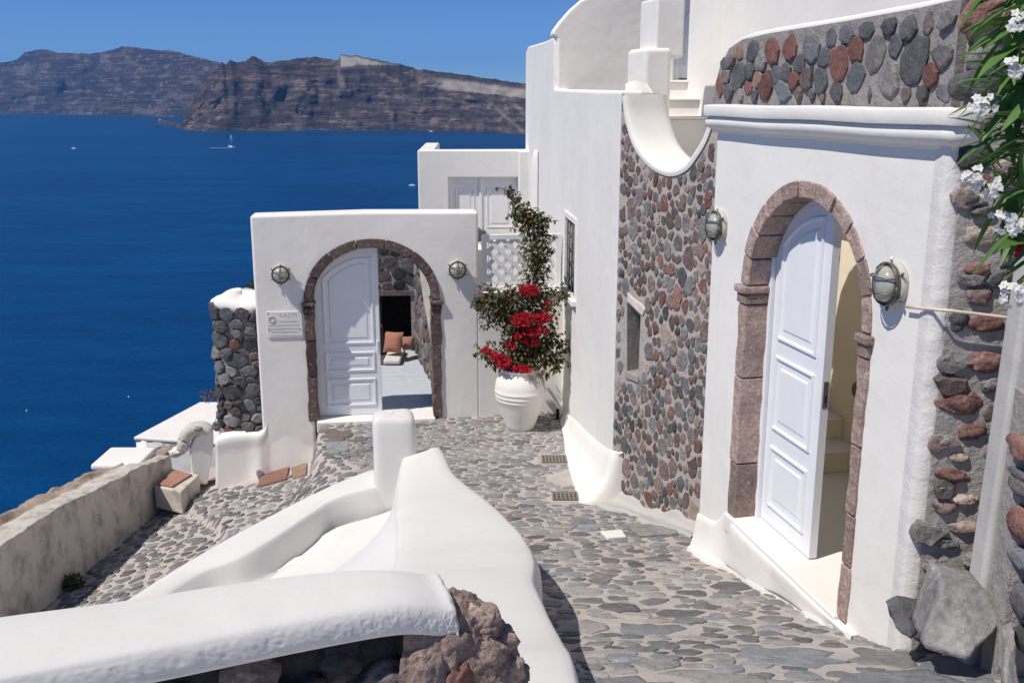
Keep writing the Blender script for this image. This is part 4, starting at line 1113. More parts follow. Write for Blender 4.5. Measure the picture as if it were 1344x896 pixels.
    molding(F, leaf, rect(A, C, z2b, z2t), hi, .03, .014, field=.009); molding(F, leaf, rect(A, C, z3b, z3t), hi, .03, .014, field=.009)
    zl = F.uv(1080, 515, -.2)[1]
    fbox('lock_plate', F, mid - .001, mid + .003, zl - .09, zl + .08, lo + .012, hi - .012, 'iron', leaf)
    fbox('lock_bolt', F, mid + .002, mid + .012, zl - .05, zl - .01, lo + .02, hi - .02, 'dark', leaf)
    # the passage behind: floor, walls and a stair climbing along the house
    BW = -1.36; R0 = -2.2
    fbox('room_floor', F, R0, s_end - .1, zt - .2, zt - .004, BW - .1, -.34, 'marble', T)
    fbox('back_wall', F, R0, s_end - .1, zt - .2, 3.15, BW - .12, BW, 'cream', T)
    fbox('room_wall', F, R0 - .12, R0, zt - .2, 3.14, BW - .12, -.34, 'cream', T)
    fbox('room_wall', F, s_end - .22, s_end - .1, zt - .2, 3.13, BW, -.34, 'cream', T)
    fbox('inner_wall', F, R0, s_l - .02, zt - .2, 3.12, -.42, -.33, 'cream', T)
    fbox('room_ceiling', F, .8, s_end - .1, 3.15, 3.2, BW - .12, -.34, 'cream', T)  # ceiling stops short; the open part was added so skylight brightens the passage
    for k in range(7):
        s1_ = .13 - .27 * k
        fbox('stair_step', F, R0, s1_, zt - .003 + .18 * k, zt + .18 * (k + 1) - .03, BW + .002, -.425, 'cream', T, .006)
        fbox('stair_tread', F, R0, s1_ + .02, zt + .18 * (k + 1) - .029, zt + .18 * (k + 1), BW + .002, -.425, 'marble', T, .008)
    rock('bare_stone', F.pt(*F.uv(1124, 510, BW), BW), (.035, .03, .07), 'purple', T, 2, rot=Matrix.Identity(3))
    sl_, zl_ = F.uv(947, 296); lamp(F, sl_, zl_, .10, 'round caged lamp left of the large arched door, beside the rubble wall', 1.05, .72)
    sr_, zr_ = F.uv(1177, 372); lamp(F, sr_, zr_, .102, 'round caged lamp right of the large arched door, with a cable running from it', 1.08, .8)
    # cable from the lamp across the rubble
    P = []
    for u, v in ((1189, 402), (1205, 404), (1225, 406), (1238, 407)):
        P.append(F.pt(*F.uv(u, v, .03), .03))
    for u, v in ((1250, 408), (1275, 411), (1300, 414), (1322, 417), (1345, 419)):
        P.append(E.pt(*E.uv(u, v, .075), .075))
    tag(tube('cable', P, .0085, 'cable', None, 6), 'thin pale electric cable running from the lamp across the rubble end wall', 'cable')
door_house()

# ------------------------------------------------------------------ lattice screen, back house, pot and bougainvillea
def lattice():
    F = FG
    s0, zt = F.uv(632, 308, -.1); s1 = F.uv(736, 340, -.1)[0]; zb = F.uv(640, 381, -.1)[1]
    T = thing('lattice_screen', F.pt((s0 + s1) / 2, zb, -.1), 'white wooden lattice screen standing on the low wall behind the plant', 'lattice screen')
    w = .065
    for nm, r in (('post', rect(s0, s0 + w, zb, zt)), ('post', rect(s1 - w, s1, zb, zt)), ('rail', rect(s0 + w, s1 - w, zt - w, zt)), ('rail', rect(s0 + w, s1 - w, zb, zb + w * .8))):
        prism(nm, F, r, -.13, -.075, 'white_wood', T, bev=.006)
    prism('cap_rail', F, rect(s0 - .03, s1 + .03, zb - .035, zb - .002), -.24, .02, 'plaster', T, bev=.006)
    a0, a1, b0, b1 = s0 + w, s1 - w, zb + w * .8, zt - w
    for sg, o in ((1, -.112), (-1, -.1)):
        k = -2.0
        while k < 2.4:
            # slat along direction (1, sg): clip a thin band to the frame
            c = k; hw = .027
            poly = [(a0, b0), (a1, b0), (a1, b1), (a0, b1)]
            nx, ny = -sg / math.sqrt(2), 1 / math.sqrt(2)
            mx, my = (a0 + a1) / 2 + nx * c, (b0 + b1) / 2 + ny * c
            poly = clip(poly, mx + nx * hw, my + ny * hw, nx, ny)
            if len(poly) > 2: poly = clip(poly, mx - nx * hw, my - ny * hw, -nx, -ny)
            if len(poly) > 2 and max(p[0] for p in poly) - min(p[0] for p in poly) > .03: prism('slat', F, poly, o, o + .011, 'white_wood', T)
            k += .12
lattice()
def back_house():
    F = Fr((at_y(550, 300, 16.9).x, 16.9), (1, .04))
    T = thing('back_house', F.pt(.9, 0, 0), 'small white flat topped house with a double door behind the gate wall', 'house')
    s1 = F.uv(692, 300)[0]; zt = F.uv(620, 197)[1]; dz = F.uv(620, 234)[1]
    d0, d1 = F.uv(590, 290)[0], F.uv(681, 290)[0]
    prism('wall', F, [(0, -1), (d0, -1), (d0, dz), (d1, dz), (d1, -1), (s1 + .2, -1), (s1 + .2, zt), (0, zt)], 0, -.3, 'plaster_gate', T, bev=.03)
    prism('side_wall', F, rect(-.0, .28, -1, zt - .005), -.3, -3, 'plaster_gate', T, bev=.03)
    prism('roof_slab', F, rect(.28, s1 + .2, zt - .4, zt - .25), -.3, -3, 'plaster', T)
    prism('pier', F, rect(s1 - .16, s1 + .05, -1, zt - .004), .0, .28, 'plaster', T, bev=.03)
    m = F.uv(631, 290)[0]
    prism('door_back', F, rect(d0 - .1, d1 + .1, -1, dz + .1), -.31, -.36, 'plaster_gate', T)
    for a, b in ((d0 + .003, m - .003), (m + .003, d1 - .003)):
        lf = prism('door_leaf', F, rect(a, b, -.9, dz - .004), -.16, -.11, 'white_wood', T, bev=.005)
        h = (b - a)
        molding(F, lf, rect(a + .1, b - .1, dz - .85, dz - .17), -.11, .025, .01, 'white_wood'); molding(F, lf, rect(a + .1, b - .1, -.6, dz - 1.0), -.11, .025, .01, 'white_wood')
    prism('door_post', F, rect(m - .025, m + .025, -.9, dz - .02), -.13, -.09, 'white_wood', T, bev=.004)
    z = F.uv(637, 305)[1]; fbox('door_handle', F, m + .05, m + .085, z - .06, z + .02, -.11, -.06, 'iron', T, .004)
back_house()

POT = at_z(683, 566, .03); POT.y += .16; POT.x = POT.y * (683 - 672) / FPX * 1.045; POT.z = G(POT.x, POT.y) + .012
def pot():
    c = POT
    T = thing('clay_pot', c, 'big whitewashed round clay pot with ribbed belly in the street corner', 'pot')
    s = 1.0
    prof = [(.0, 0), (.16, 0), (.172, .012), (.188, .06), (.228, .17), (.272, .29), (.296, .375), (.300, .38), (.303, .388), (.299, .396), (.302, .42), (.311, .428), (.313, .438), (.308, .446), (.311, .475), (.318, .484), (.319, .494), (.313, .502), (.312, .55), (.302, .61), (.275, .665), (.235, .71), (.218, .73), (.235, .745), (.24, .765), (.225, .775), (.20, .77), (.19, .73), (.19, .70)]
    V, Fc = lathe_geo(prof, c, (1, 0, 0), (0, 1, 0), (0, 0, 1), 48); Fc.pop(); Fc.pop()
    fixn(mk('body', V, Fc, 'pot', T))
    V, Fc = lathe_geo([(.195, .69), (.1, .71), (.01, .715)], c, (1, 0, 0), (0, 1, 0), (0, 0, 1), 24); mk('soil', V, Fc, 'slope', T)
pot()
def leaf_geo(V, Fc, p, d, up, L, w, fold=.25, curl=.2):
    d = d.normalized(); sd = d.cross(up)
    if sd.length < .05: sd = d.orthogonal()
    sd = sd.normalized(); n = sd.cross(d)
    b = len(V)
    V += [tuple(p), tuple(p + d * L * .45 + sd * w / 2 + n * w * fold), tuple(p + d * L * .45 - sd * w / 2 + n * w * fold), tuple(p + d * L - n * L * curl), tuple(p + d * L * .45)]
    Fc += [(b, b + 4, b + 1), (b, b + 2, b + 4), (b + 4, b + 3, b + 1), (b + 4, b + 2, b + 3)]
def rv(rg): return Vector((rg.gauss(0, 1), rg.gauss(0, 1), rg.gauss(0, 1))).normalized()
def bougainvillea():
    rg = random.Random(9); c = POT + Vector((0, 0, .72))
    T = thing('bougainvillea', c, 'tall straggling bougainvillea with red flowers growing out of the white pot', 'plant')
    pl = lambda u, v, dy=0: at_y(u, v, POT.y + dy)
    stems = [[(683, 500), (688, 440), (700, 380), (700, 340), (694, 300), (682, 275), (668, 248)],
             [(683, 500), (690, 430), (704, 370), (712, 320), (712, 285)],
             [(682, 500), (672, 440), (655, 400), (640, 385), (625, 402)],
             [(684, 500), (700, 455), (722, 440), (742, 458)],
             [(684, 500), (706, 430), (726, 400), (738, 378)],
             [(682, 500), (660, 470), (645, 465), (636, 462)],
             [(684, 500), (688, 460), (676, 410), (668, 380)],
             [(684, 500), (708, 480), (728, 478), (735, 470)],
             [(683, 500), (692, 420), (706, 350), (698, 290), (684, 285)]]
    V, Fc, L, Lf = [], [], [], []
    dens = [1, 1, 1.25, 1, .8, .8, 1.6, .8, .8]
    for st, dn in zip(stems, dens):
        dy = rg.uniform(-.16, .1)
        P = [pl(u, v, dy * min(1, i * .6)) for i, (u, v) in enumerate(st)]
        Q = [Vector(p) for p in densify([P, P], 1, 5)[0]]
        tube_geo(Q, [.012 * (1 - .7 * i / len(Q)) for i in range(len(Q))], 5, V, Fc)
        n = len(Q)
        for i in range(2, n):
            fr = i / n
            spread = interp(fr, [(0, .10), (.3, .19), (.55, .16), (.8, .10), (1, .035)])
            if st in (stems[0], stems[1], stems[8]) and fr > .6: spread *= .85
            for _ in range(int(22 * dn * (1.25 - .5 * fr))):
                off = rv(rg) * spread * rg.random() ** .4; p = Q[i] + Vector((off.x, off.y * .8, off.z))
                d = (off.normalized() if off.length > .01 else rv(rg)) + rv(rg) * .5 + Vector((0, 0, -.45))
                leaf_geo(L, Lf, p, d, (rv(rg) * .4 + Vector((0, 0, 1))).normalized(), rg.uniform(.045, .07), rg.uniform(.032, .048), .2, .15)
            if rg.random() < .45:       # side twig
                e = Q[i] + Vector((rg.uniform(-1, 1), rg.uniform(-.6, .6), rg.uniform(-.3, .6))) * .24
                tube_geo([Q[i], e], .004, 4, V, Fc)
                for _ in range(11):
                    p = Q[i].lerp(e, rg.random()); leaf_geo(L, Lf, p, rv(rg) + Vector((0, 0, -.3)), Vector((0, 0, 1)), .055, .04)
    # body of foliage
    for (u, v, rx, rz, k) in ((688, 415, .34, .2, 360), (700, 445, .34, .2, 300), (676, 468, .27, .16, 180), (718, 462, .2, .15, 190), (658, 405, .24, .16, 260), (703, 330, .19, .3, 230), (690, 285, .17, .16, 130), (708, 292, .1, .12, 80), (704, 385, .22, .16, 220), (640, 420, .12, .12, 60)):
        q = pl(u, v)
        for _ in range(k):
            o = rv(rg) * rg.random() ** .45; p = q + Vector((o.x * rx, o.y * .2, o.z * rz))
            leaf_geo(L, Lf, p, o + rv(rg) * .6 + Vector((0, 0, -.4)), (rv(rg) * .5 + Vector((0, 0, 1))).normalized(), rg.uniform(.045, .07), rg.uniform(.032, .05), .2, .15)
    for _ in range(14):                # dry twigs hanging over the rim
        p = pl(rg.uniform(690, 712), rg.uniform(480, 492), -.22); tube_geo([p, p + Vector((rg.uniform(.02, .09), -.03, rg.uniform(-.22, -.05)))], .0025, 4, V, Fc)
    mk('stems', V, Fc, 'bark', T); o = mk('foliage', L, Lf, 'boug', T, False); o['kind'] = 'stuff'
    for (u, v, rx, rz, n, dy) in ((694, 381, .12, .07, 110, -.2), (686, 420, .16, .08, 170, -.24), (713, 416, .11, .075, 110, -.2), (702, 434, .17, .06, 110, -.2), (697, 448, .10, .05, 60, -.18), (660, 476, .10, .085, 130, -.2), (685, 484, .12, .035, 90, -.24), (652, 468, .07, .05, 60, -.18), (639, 460, .055, .035, 40, -.15), (672, 452, .08, .05, 50, -.15), (718, 400, .06, .05, 40, -.15), (680, 440, .08, .03, 36, -.2)):
        q = pl(u, v, dy); V, Fc = [], []
        for _ in range(n):
            o = rv(rg) * rg.random() ** .35; p = q + Vector((o.x * rx, o.y * .08, o.z * rz))
            for k in range(3):
                leaf_geo(V, Fc, p, o * .6 + rv(rg) * .9, rv(rg), rg.uniform(.028, .042), rg.uniform(.022, .032), .15, .1)
        mk('flower_cluster', V, Fc, 'bract', T, False)
bougainvillea()
# small dark drain pipe stub in the corner behind the pot
p = at_z(733, 537, G(.6, 12.0))
o = tube('pipe_stub', [(.585, 12.1, G(.58, 12.1)), (.585, 12.1, G(.58, 12.1) + .15)], .022, 'dark', None, 8); tag(o, 'short dark pipe stub standing in the corner behind the pot', 'pipe')

# ------------------------------------------------------------------ white parapets in the foreground
def loft(name, secs, mat, parent=None, kr=5, kc=3, disp=0.0):
    rows = densify(secs, kr, kc)
    if disp:
        rows = [[tuple(np.array(p) + disp * np.array((nz(p, 2.3), nz(p, 2.3, 7), nz(p, 2.3, 13)))) for p in r] for r in rows]
    return grid(name, rows, mat, parent)
def parapets():
    T = thing('sloping_parapet', (-1.9, 7.8, 0), 'white sloping parapet ending in a square rounded post', 'parapet')
    data = [((199, 767), (222, 775), 3.72, 0.2), ((199, 767), (251, 760), 3.70, .13), ((301, 707), (322, 727), 3.60, .12), ((375, 666), (408, 671), 3.50, .10), ((423, 643), (446, 651), 3.44, .10), ((484, 617), (494, 638), 3.38, .16)]
    secs = []
    A = at_z(301, 707, .4); Bq = at_z(199, 767, .3); ext = Bq + (Bq - A) * 1.3
    for i, (uo, ui, dr, zf) in enumerate(data):
        if i == 0:
            a = at_z(*data[1][0], .30) + (Bq - A) * 1.2; b = at_z(*data[1][1], .28) + (Bq - A) * 1.2; a.z -= .1; b.z -= .1
        else: a = at_z(*uo, 4 - dr); b = at_z(*ui, 4 - dr - .015)
        w = (a - b); w.z = 0; w.normalize()
        g = min(G(a.x, a.y), G_left(a.x, a.y)) - .15
        secs.append([tuple(a + w * .06 + Vector((0, 0, g - a.z))), tuple(a + w * .025 - Vector((0, 0, .09))), tuple(a + w * .0 - Vector((0, 0, .008))), tuple(a.lerp(b, .5) + Vector((0, 0, .006))), tuple(b + w * .03), tuple(b - w * .012 - Vector((0, 0, .035))), tuple(b - w * .06 + Vector((0, 0, (zf - b.z) * .7))), tuple(b - w * .10 + Vector((0, 0, zf + .03 - b.z))), tuple(b - w * .22 + Vector((0, 0, zf - b.z)))])
    d = Vector(secs[-1][3]) - Vector(secs[-2][3]); d.z = 0; d.normalize()
    secs.append([tuple(Vector(p) + d * .32) for p in secs[-1]])
    loft('wall', secs, 'plaster_low', T, 6, 4, .012)
    # post
    c0 = at_z(513, 538, 1.33); q = Vector((c0.x, c0.y + .19, 0))
    th = math.radians(8); rows = []
    for z, k in ((-.05, 1.04), (.35, 1.02), (.55, 1.0), (.8, 1.0), (1.04, .99), (1.16, .955), (1.215, .87), (1.24, .66), (1.248, .35), (1.25, .02)):
        r = []
        for i in range(41):
            an = 2 * math.pi * i / 40 + .01; cx, sx = math.cos(an), math.sin(an); e = .38
            x = math.copysign(abs(cx) ** e, cx) * .20 * k; y = math.copysign(abs(sx) ** e, sx) * .17 * k
            r.append((q.x + x * math.cos(th) - y * math.sin(th) + .006 * math.sin(z * 9), q.y + x * math.sin(th) + y * math.cos(th), z + .006 * math.sin(an * 2)))
        rows.append(r)
    loft('post', rows, 'plaster_low', T, 3, 1, .006)
    # low kerb along the foot of the parapet
    secs = []
    for u, v, z in ((330, 762, .12), (365, 746, .16), (400, 735, .2), (440, 722, .25), (466, 714, .28), (480, 706, .26)):
        p = at_z(u, v, z); secs.append([tuple(p + Vector((.02, -.03, -.3))), tuple(p + Vector((.02, -.03, -.02))), tuple(p + Vector((.0, 0, .0))), tuple(p + Vector((-.05, .09, .0))), tuple(p + Vector((-.08, .2, -.06)))])
    loft('kerb', secs, 'plaster_low', T, 4, 2)

    T2 = thing('street_parapet', (-.3, 6, .8), 'broad smooth white parapet curving down beside the cobbled street', 'parapet')
    edge = [((583, 593), 3.10), ((601, 624), 3.06), ((650, 663), 2.95), ((689, 703), 2.78), ((704, 734), 2.57), ((702, 765), 2.39), ((716, 795), 2.28), ((740, 840), 2.17), ((762, 893), 2.03)]
    R5 = [at_z(u, v, 4 - d) for (u, v), d in edge]
    wid = [.36, .50, .75, .85, .85, .85, .85, .85, .85]
    secs = []
    for i, r in enumerate(R5):
        w = wid[i]; g = G_right(r.x, r.y) - .12; zl = r.z - .02
        yb = -.20 if i == 0 else 0
        under = [0.02, .02, .02, .03, .03, -.03, -.05, 0, .02][i]
        rl = interp(i, [(0, .18), (1, .30), (2, .5), (3, .5), (9, .5)])      # how far the inner side has run out
        inn = Vector((r.x - w, r.y - .12, zl))
        zb = interp(i, [(0, .42), (1, .45), (2, .62), (3, .80), (4, 1.0), (9, 1.6)])
        rr = interp(i, [(0, .03), (1, .12), (2, .42), (3, .6), (9, .6)])
        base = inn + Vector((-rr, -.04, 0)); base.z = min(zb, zl - .05)
        lowl = base + Vector((-.55, -.25, 0)); lowl.z = interp(i, [(0, .30), (1, .22), (2, .30), (3, .5), (4, .75), (9, 1.3)])
        far = lowl + Vector((-.8, -.1, 0)); far.z = lowl.z - interp(i, [(0, .2), (1, .14), (2, .22), (9, .5)])
        far2 = far + Vector((-1.3, -.2, -.06))
        for q in (lowl, far, far2): q.x = max(q.x, -1.20 - (8.62 - q.y) * 1.08)
        secs.append([tuple(far2), tuple(far), tuple(lowl), tuple(base), tuple(inn + Vector((-.02, 0, -.06 - .04 * min(i, 1)))), tuple(inn + Vector((.06, 0, .01))), (r.x - w * .45, r.y - .03, r.z + .012), (r.x - .06, r.y, r.z + .008), (r.x, r.y, r.z - .035), (r.x + under, r.y, r.z - .14), (r.x + under + .015, r.y, g)])
    first = [tuple(Vector(p) + Vector((-.01, .07, -.09 if 4 <= k <= 8 else -.02))) for k, p in enumerate(secs[0])]
    first2 = [tuple(Vector(p) + Vector((-.01, .10, 0)))[:2] + (min(p[2], .0),) for p in secs[0]]
    endd = [tuple(Vector(p) + Vector((.05, -1.9, .35))) for p in secs[-1]]
    loft('wall', [first2, first] + secs + [endd], 'plaster_low', T2, 6, 4, .010)
parapets()

def foreground_wall():
    rg = random.Random(3)
    T = thing('foreground_wall', (-.7, 2.4, 2.2), 'thick white capped wall in the foreground over dark rubble, rounded at its right end', 'wall')
    d = Vector((.95, .31, 0)).normalized(); n = Vector((d.y, -d.x, 0))
    def line(t): return Vector((-.255, 2.537, 0)) + d * t          # t runs along the wall, 0 near its right end
    ts = [-2.6, -1.75, -1.2, -.85, -.5, -.25, -.08, .03, .07]
    secs = []
    for i, t in enumerate(ts):
        zt = 2.70 - .012 * smooth(-.3, 0, t) - .03 * smooth(-.06, .07, t)
        c = line(t); hb, hf = .15 - .03 * smooth(-.3, .05, t), interp(t, [(-1.2, .19), (-.4, .135), (.07, .105)])
        P = [(-hb - .015, 2.0), (-hb - .012, zt - .12), (-hb + .012, zt - .02), (-hb + .045, zt), (.02, zt + .004), (hf - .035, zt - .004), (hf - .006, zt - .026), (hf, zt - .072), (hf - .015, zt - .10), (hf - .09, zt - .112)]
        secs.append([tuple(c + n * o + Vector((0, 0, z))) for o, z in P])
    e = secs[-1]; secs.append([tuple(Vector(p) + d * .012 - Vector((0, 0, .05))) for p in e])
    rows = densify(secs, 44, 12); nc = len(rows[0]); nr = len(rows); out = []
    for i, r in enumerate(rows):
        q = []
        for j, p in enumerate(r):
            p = Vector(p); f = j / (nc - 1)
            k = min(1.2, smooth(.60, .72, f) + .8 * smooth(nr - 100, nr - 40, i))
            a = .006 * nz(p, 2.0) + k * (.0025 * nz(p, 16) + .002 * nz(p, 48) + .0018 * nz(p, 105) + .0016 * nz(p, 180))
            q.append(tuple(p + (n * .8 + Vector((0, 0, .5))) * a + d * (k * .006 * nz(p, 40, 9)) + Vector((0, 0, .006 * nz(p, 3, 5)))))
        out.append(q)
    grid('coping', out, 'plaster_low', T)
    core = [[tuple(line(t) + n * o + Vector((0, 0, z))) for o, z in ((-.14, 1.2), (-.13, 2.5), (.0, 2.56), (.05, 2.52), (.06, 1.2))] for t in ts[:-2]]
    loft('core', core, 'black', T, 4, 3)  # core and most front stones coloured near-black
    sd = 0
    F = Fr(line(-2.6).xy, d.xy)
    for (s, z, w, h, mt) in ((1.2, 2.46, .2, .12, 'black'), (1.45, 2.50, .13, .10, 'black'), (1.62, 2.44, .16, .12, 'purple'), (1.80, 2.52, .12, .09, 'black'), (1.96, 2.44, .15, .13, 'black'), (2.12, 2.52, .12, .10, 'purple'), (2.25, 2.43, .13, .11, 'black'), (2.36, 2.52, .10, .10, 'black'), (2.48, 2.44, .12, .10, 'purple'), (1.3, 2.33, .2, .1, 'black'), (1.8, 2.32, .2, .1, 'black'), (2.15, 2.32, .18, .1, 'purple'), (2.42, 2.33, .14, .1, 'black')):
        sd += 1; rock('stone', F.pt(s, z, .045), (w * .62, .06, h * .62), mt, T, 4, .3, 1.5, sd, rot=Matrix.Rotation(.31, 3, 'Z'))
    # rounded rubble end: one rough mortared mass with the stones set into it
    prof = [(0.01, 2.665), (.07, 2.655), (.13, 2.628), (.19, 2.575), (.24, 2.512), (.285, 2.43), (.31, 2.34), (.32, 2.2), (.33, 1.2)]
    def body(a, u):                                     # a: angle about the axis (0 = along the wall, + = towards the camera), u: 0 top .. 1
        x = u * (len(prof) - 2); i = min(int(x), len(prof) - 3); f = x - i
        rr = prof[i][0] * (1 - f) + prof[i + 1][0] * f; z = prof[i][1] * (1 - f) + prof[i + 1][1] * f
        return line(.0) + d * (rr * math.cos(a)) + n * (rr * .50 * math.sin(a)) + Vector((0, 0, z))
    rows = []
    for i in range(25):
        a = -math.pi * .62 + math.pi * 1.24 * i / 24
        rows.append([tuple(body(a, j / 16)) for j in range(17)] + [tuple(Vector(body(a, 1)) - Vector((0, 0, 1)))])
    rows = densify(rows, 6, 6); o2 = []
    for r in rows:
        q = []
        for p in r:
            p = Vector(p); w = (p - line(0)); w.z = max(0, w.z - 2.45) * 1.5; w.normalize()
            q.append(tuple(p + w * (.012 * nz(p, 8) + .010 * nz(p, 19, 3) + .008 * nz(p, 45, 5) + .005 * nz(p, 100, 2))))
        o2.append(q)
    grid('mortar_end', o2, 'pinkrock', T)
    spots = [(.05, .42, .075, .05, 'pinkrock'), (.55, .38, .06, .05, 'pinkrock'), (.2, .60, .06, .05, 'pinkrock'), (.75, .60, .055, .05, 'pinkrock'), (1.15, .50, .05, .06, 'pinkrock'), (1.25, .72, .045, .07, 'red'), (.9, .80, .05, .045, 'pinkrock'), (.45, .76, .05, .05, 'pinkrock'), (.1, .82, .045, .05, 'grey'), (-.35, .55, .06, .05, 'pinkrock'), (-.3, .8, .05, .05, 'purple'), (1.5, .62, .05, .06, 'purple'), (1.55, .85, .06, .06, 'purple'), (1.0, .95, .04, .05, 'grey'), (.55, .95, .05, .05, 'purple'), (.2, 1.0, .045, .05, 'pinkrock'), (1.3, 1.0, .05, .05, 'ochre'), (.95, .30, .045, .035, 'grey')]
    for a, u, w, h, mt in spots:
        sd += 1; p = body(a, u); o = p = p + (line(0) + Vector((0, 0, 2.35)) - p) * .13; o = rock('stone', p, (w * 1.2, w * .62, h * 1.0), mt, T, 4, .32, 1.6, sd * 2.3, .95, rot=Matrix.Rotation(a + rg.uniform(-.2, .2) - .6, 3, 'Z') @ Matrix.Rotation(rg.uniform(-.4, .4), 3, 'Y'))
foreground_wall()

# ------------------------------------------------------------------ weathered wall and its corner, lower left
def left_side():
    rg = random.Random(77)
    T = thing('weathered_wall', (-4.4, 9.5, -.5), 'low weathered plaster wall streaked grey along the lower left path', 'wall')
    st = [(-4.86, 6.4, .10), (-4.79, 7.8, .03), (-4.74, 8.5, -.04), (-4.69, 9.5, -.13), (-4.62, 10.4, -.24), (-4.56, 11.0, -.32), (-4.50, 11.6, -.41), (-4.42, 12.1, -.50)]
    secs = []
    for x, y, z in st:
        g = G_left(x, y) - .25
        secs.append([(x + .05, y, g - .4), (x + .02, y, g + .3), (x + .0, y, z - .05), (x - .02, y, z), (x - .14, y + .02, z + .015), (x - .27, y + .04, z - .005), (x - .30, y + .04, z - .08), (x - .32, y, z - .8)])
    rows = densify(secs, 9, 5)
    rows = [[tuple(Vector(p) + Vector((.024 * nz(p, 3) + .012 * nz(p, 14), 0, .03 * nz(p, 2.5, 5) + .018 * nz(p, 11, 9) + .008 * nz(p, 30, 2)))) for p in r] for r in rows]
    grid('wall', rows, 'plaster_old', T)
    # earth bank on its seaward side
    rows = []
    for x, y, z in st + [(-4.3, 12.8, -.6)]:
        rows.append([(x - .26, y, z - .03), (x - .36, y, z - .02 + .03 * math.sin(y * 5)), (x - .48, y, z - .02 + .04 * math.sin(y * 4.1)), (x - .60, y, z - .06 + .05 * math.sin(y * 6.3)), (x - .68, y, z - .3), (x - .72, y, z - 1.6)])
    rows = densify(rows, 8, 5); rows = [[tuple(Vector(p) + Vector((nz(p, 4), 0, nz(p, 4, 5))) * .045 + Vector((nz(p, 14), 0, nz(p, 14, 5))) * .02) for p in r] for r in rows]
    o = grid('earth_bank', rows, 'soil'); tag(o, 'pinkish crumbling earth bank behind the weathered wall', None, None, 'structure')
    # tiled step block
    p = [at_z(u, v, -.66) for u, v in ((202, 637), (238, 645), (262, 622), (226, 614))]
    S_ = thing('tiled_step', (p[0] + p[2]) / 2 - Vector((0, 0, .3)), 'small plastered block step topped with a red tile beside the weathered wall', 'step')
    V = [tuple(q) for q in p] + [tuple(q + Vector((0, 0, -.30))) for q in p]
    o = fixn(mk('block', V, [(0, 1, 2, 3), (7, 6, 5, 4), (0, 4, 5, 1), (1, 5, 6, 2), (2, 6, 7, 3), (3, 7, 4, 0)], 'plaster_old', S_, False)); bevel(o, .02, 2)
    def tile(px, z, parent, label=None, h=.025, name='tile'):
        if parent is None:
            c0 = at_z(*px[0], z)
            for _ in range(4): c0 = at_z(*px[0], G(c0.x, c0.y))
            z = G(c0.x, c0.y) + (.03 if len(label) > 60 else .005)
        q = [at_z(u, v, z) for u, v in px]; V = [tuple(a) for a in q] + [tuple(a + Vector((0, 0, h))) for a in q]
        o = fixn(mk(name, V, [(3, 2, 1, 0), (4, 5, 6, 7), (0, 1, 5, 4), (1, 2, 6, 5), (2, 3, 7, 6), (3, 0, 4, 7)], 'terracotta', parent, False)); bevel(o, .004, 2)
        if label: tag(o, label, 'tile')
        return o
    tile(((206, 636), (226, 640), (252, 624), (230, 618)), -.657, S_)
    tile(((253, 643), (271, 649), (300, 636), (283, 628)), -.40, None, 'square pale terracotta tile lying on the path beside the step', .03, 'floor_tile')
    tile(((245, 650), (258, 646), (280, 653), (270, 659)), -.46, None, 'broken red terracotta tile half under the paler tile', .025, 'floor_tile')
    # rounded plaster fin with a stone on top, at the end of the weathered wall
    y = 12.05
    F = Fr((at_y(284, 600, y).x, y), (1, .35))
    fin = [F.uv(u, v) for u, v in ((249, 590), (256, 574), (269, 564), (280, 565), (280, 585), (277, 610), (272, 636), (252, 636))]
    T2 = thing('plaster_fin', F.pt(fin[2][0], -.5, 0), 'curved pale plaster fin with a rounded stone scroll at the end of the weathered wall', 'wall end')
    prism('fin', F, wob(fin, .08, .006), .0, -.22, 'plaster', T2, bev=.02)
    q = [at_y(u, v, y - .06) for u, v in ((240, 590), (241, 580), (245, 571), (252, 564), (261, 561), (270, 562), (276, 565))]
    q = [Vector(p) for p in densify([q, q], 1, 4)[0]]
    V, Fc = tube_geo(q, [.07 + .02 * math.sin(3.14 * i / len(q)) for i in range(len(q))], 12)
    V = [tuple(Vector(a) + Vector((nz(a, 9), nz(a, 9, 3), nz(a, 9, 6))) * .012) for a in V]
    mk('scroll', V, Fc, 'plaster_old', T2)
    rock('stone', at_y(261, 562, y - .13), (.07, .05, .035), 'grey', T2, 3, .25, 1.5, 4)
    # rubble and old grey block between fin and turret
    o = rock('boulder', at_y(284, 559, 11.55), (.055, .05, .06), 'grey', None, 3, .25, 1.8, 3); tag(o, 'small grey stone lying against the foot of the rubble turret', 'stone')
    V, Fc = tube_geo([at_y(281, 556, 11.5), at_y(285, 546, 11.5), at_y(292, 541, 11.5)], .008, 5); o = mk('cable', V, Fc, 'iron'); tag(o, 'short grey cable loop sticking out beside the rubble turret', 'cable')
    # flat roofed house below
    a = at_z(175, 573, -.8); b = at_z(262, 527, -.8); c_ = at_z(315, 527, -.8); d = at_z(300, 581, -.8)
    T3 = thing('flat_roof_house', ((a + c_) / 2 - Vector((0, 0, 4))), 'flat white roof of a lower house jutting out over the sea', 'house')
    q = [a, d, c_, b]
    def slabq(name, q, z0, z1, mt, ins=0.0, bv=.02):
        cen = sum(q, Vector()) / 4; qq = [v.lerp(cen, ins) for v in q]
        V = [(v.x, v.y, z0) for v in qq] + [(v.x, v.y, z1) for v in qq]
        o = fixn(mk(name, V, [(3, 2, 1, 0), (4, 5, 6, 7), (0, 1, 5, 4), (1, 2, 6, 5), (2, 3, 7, 6), (3, 0, 4, 7)], mt, T3, False)); bevel(o, bv, 2); return o
    slabq('roof', q, -.86, -.80, 'plaster_clean'); slabq('wall', q, -4.5, -.862, 'plaster', .02)
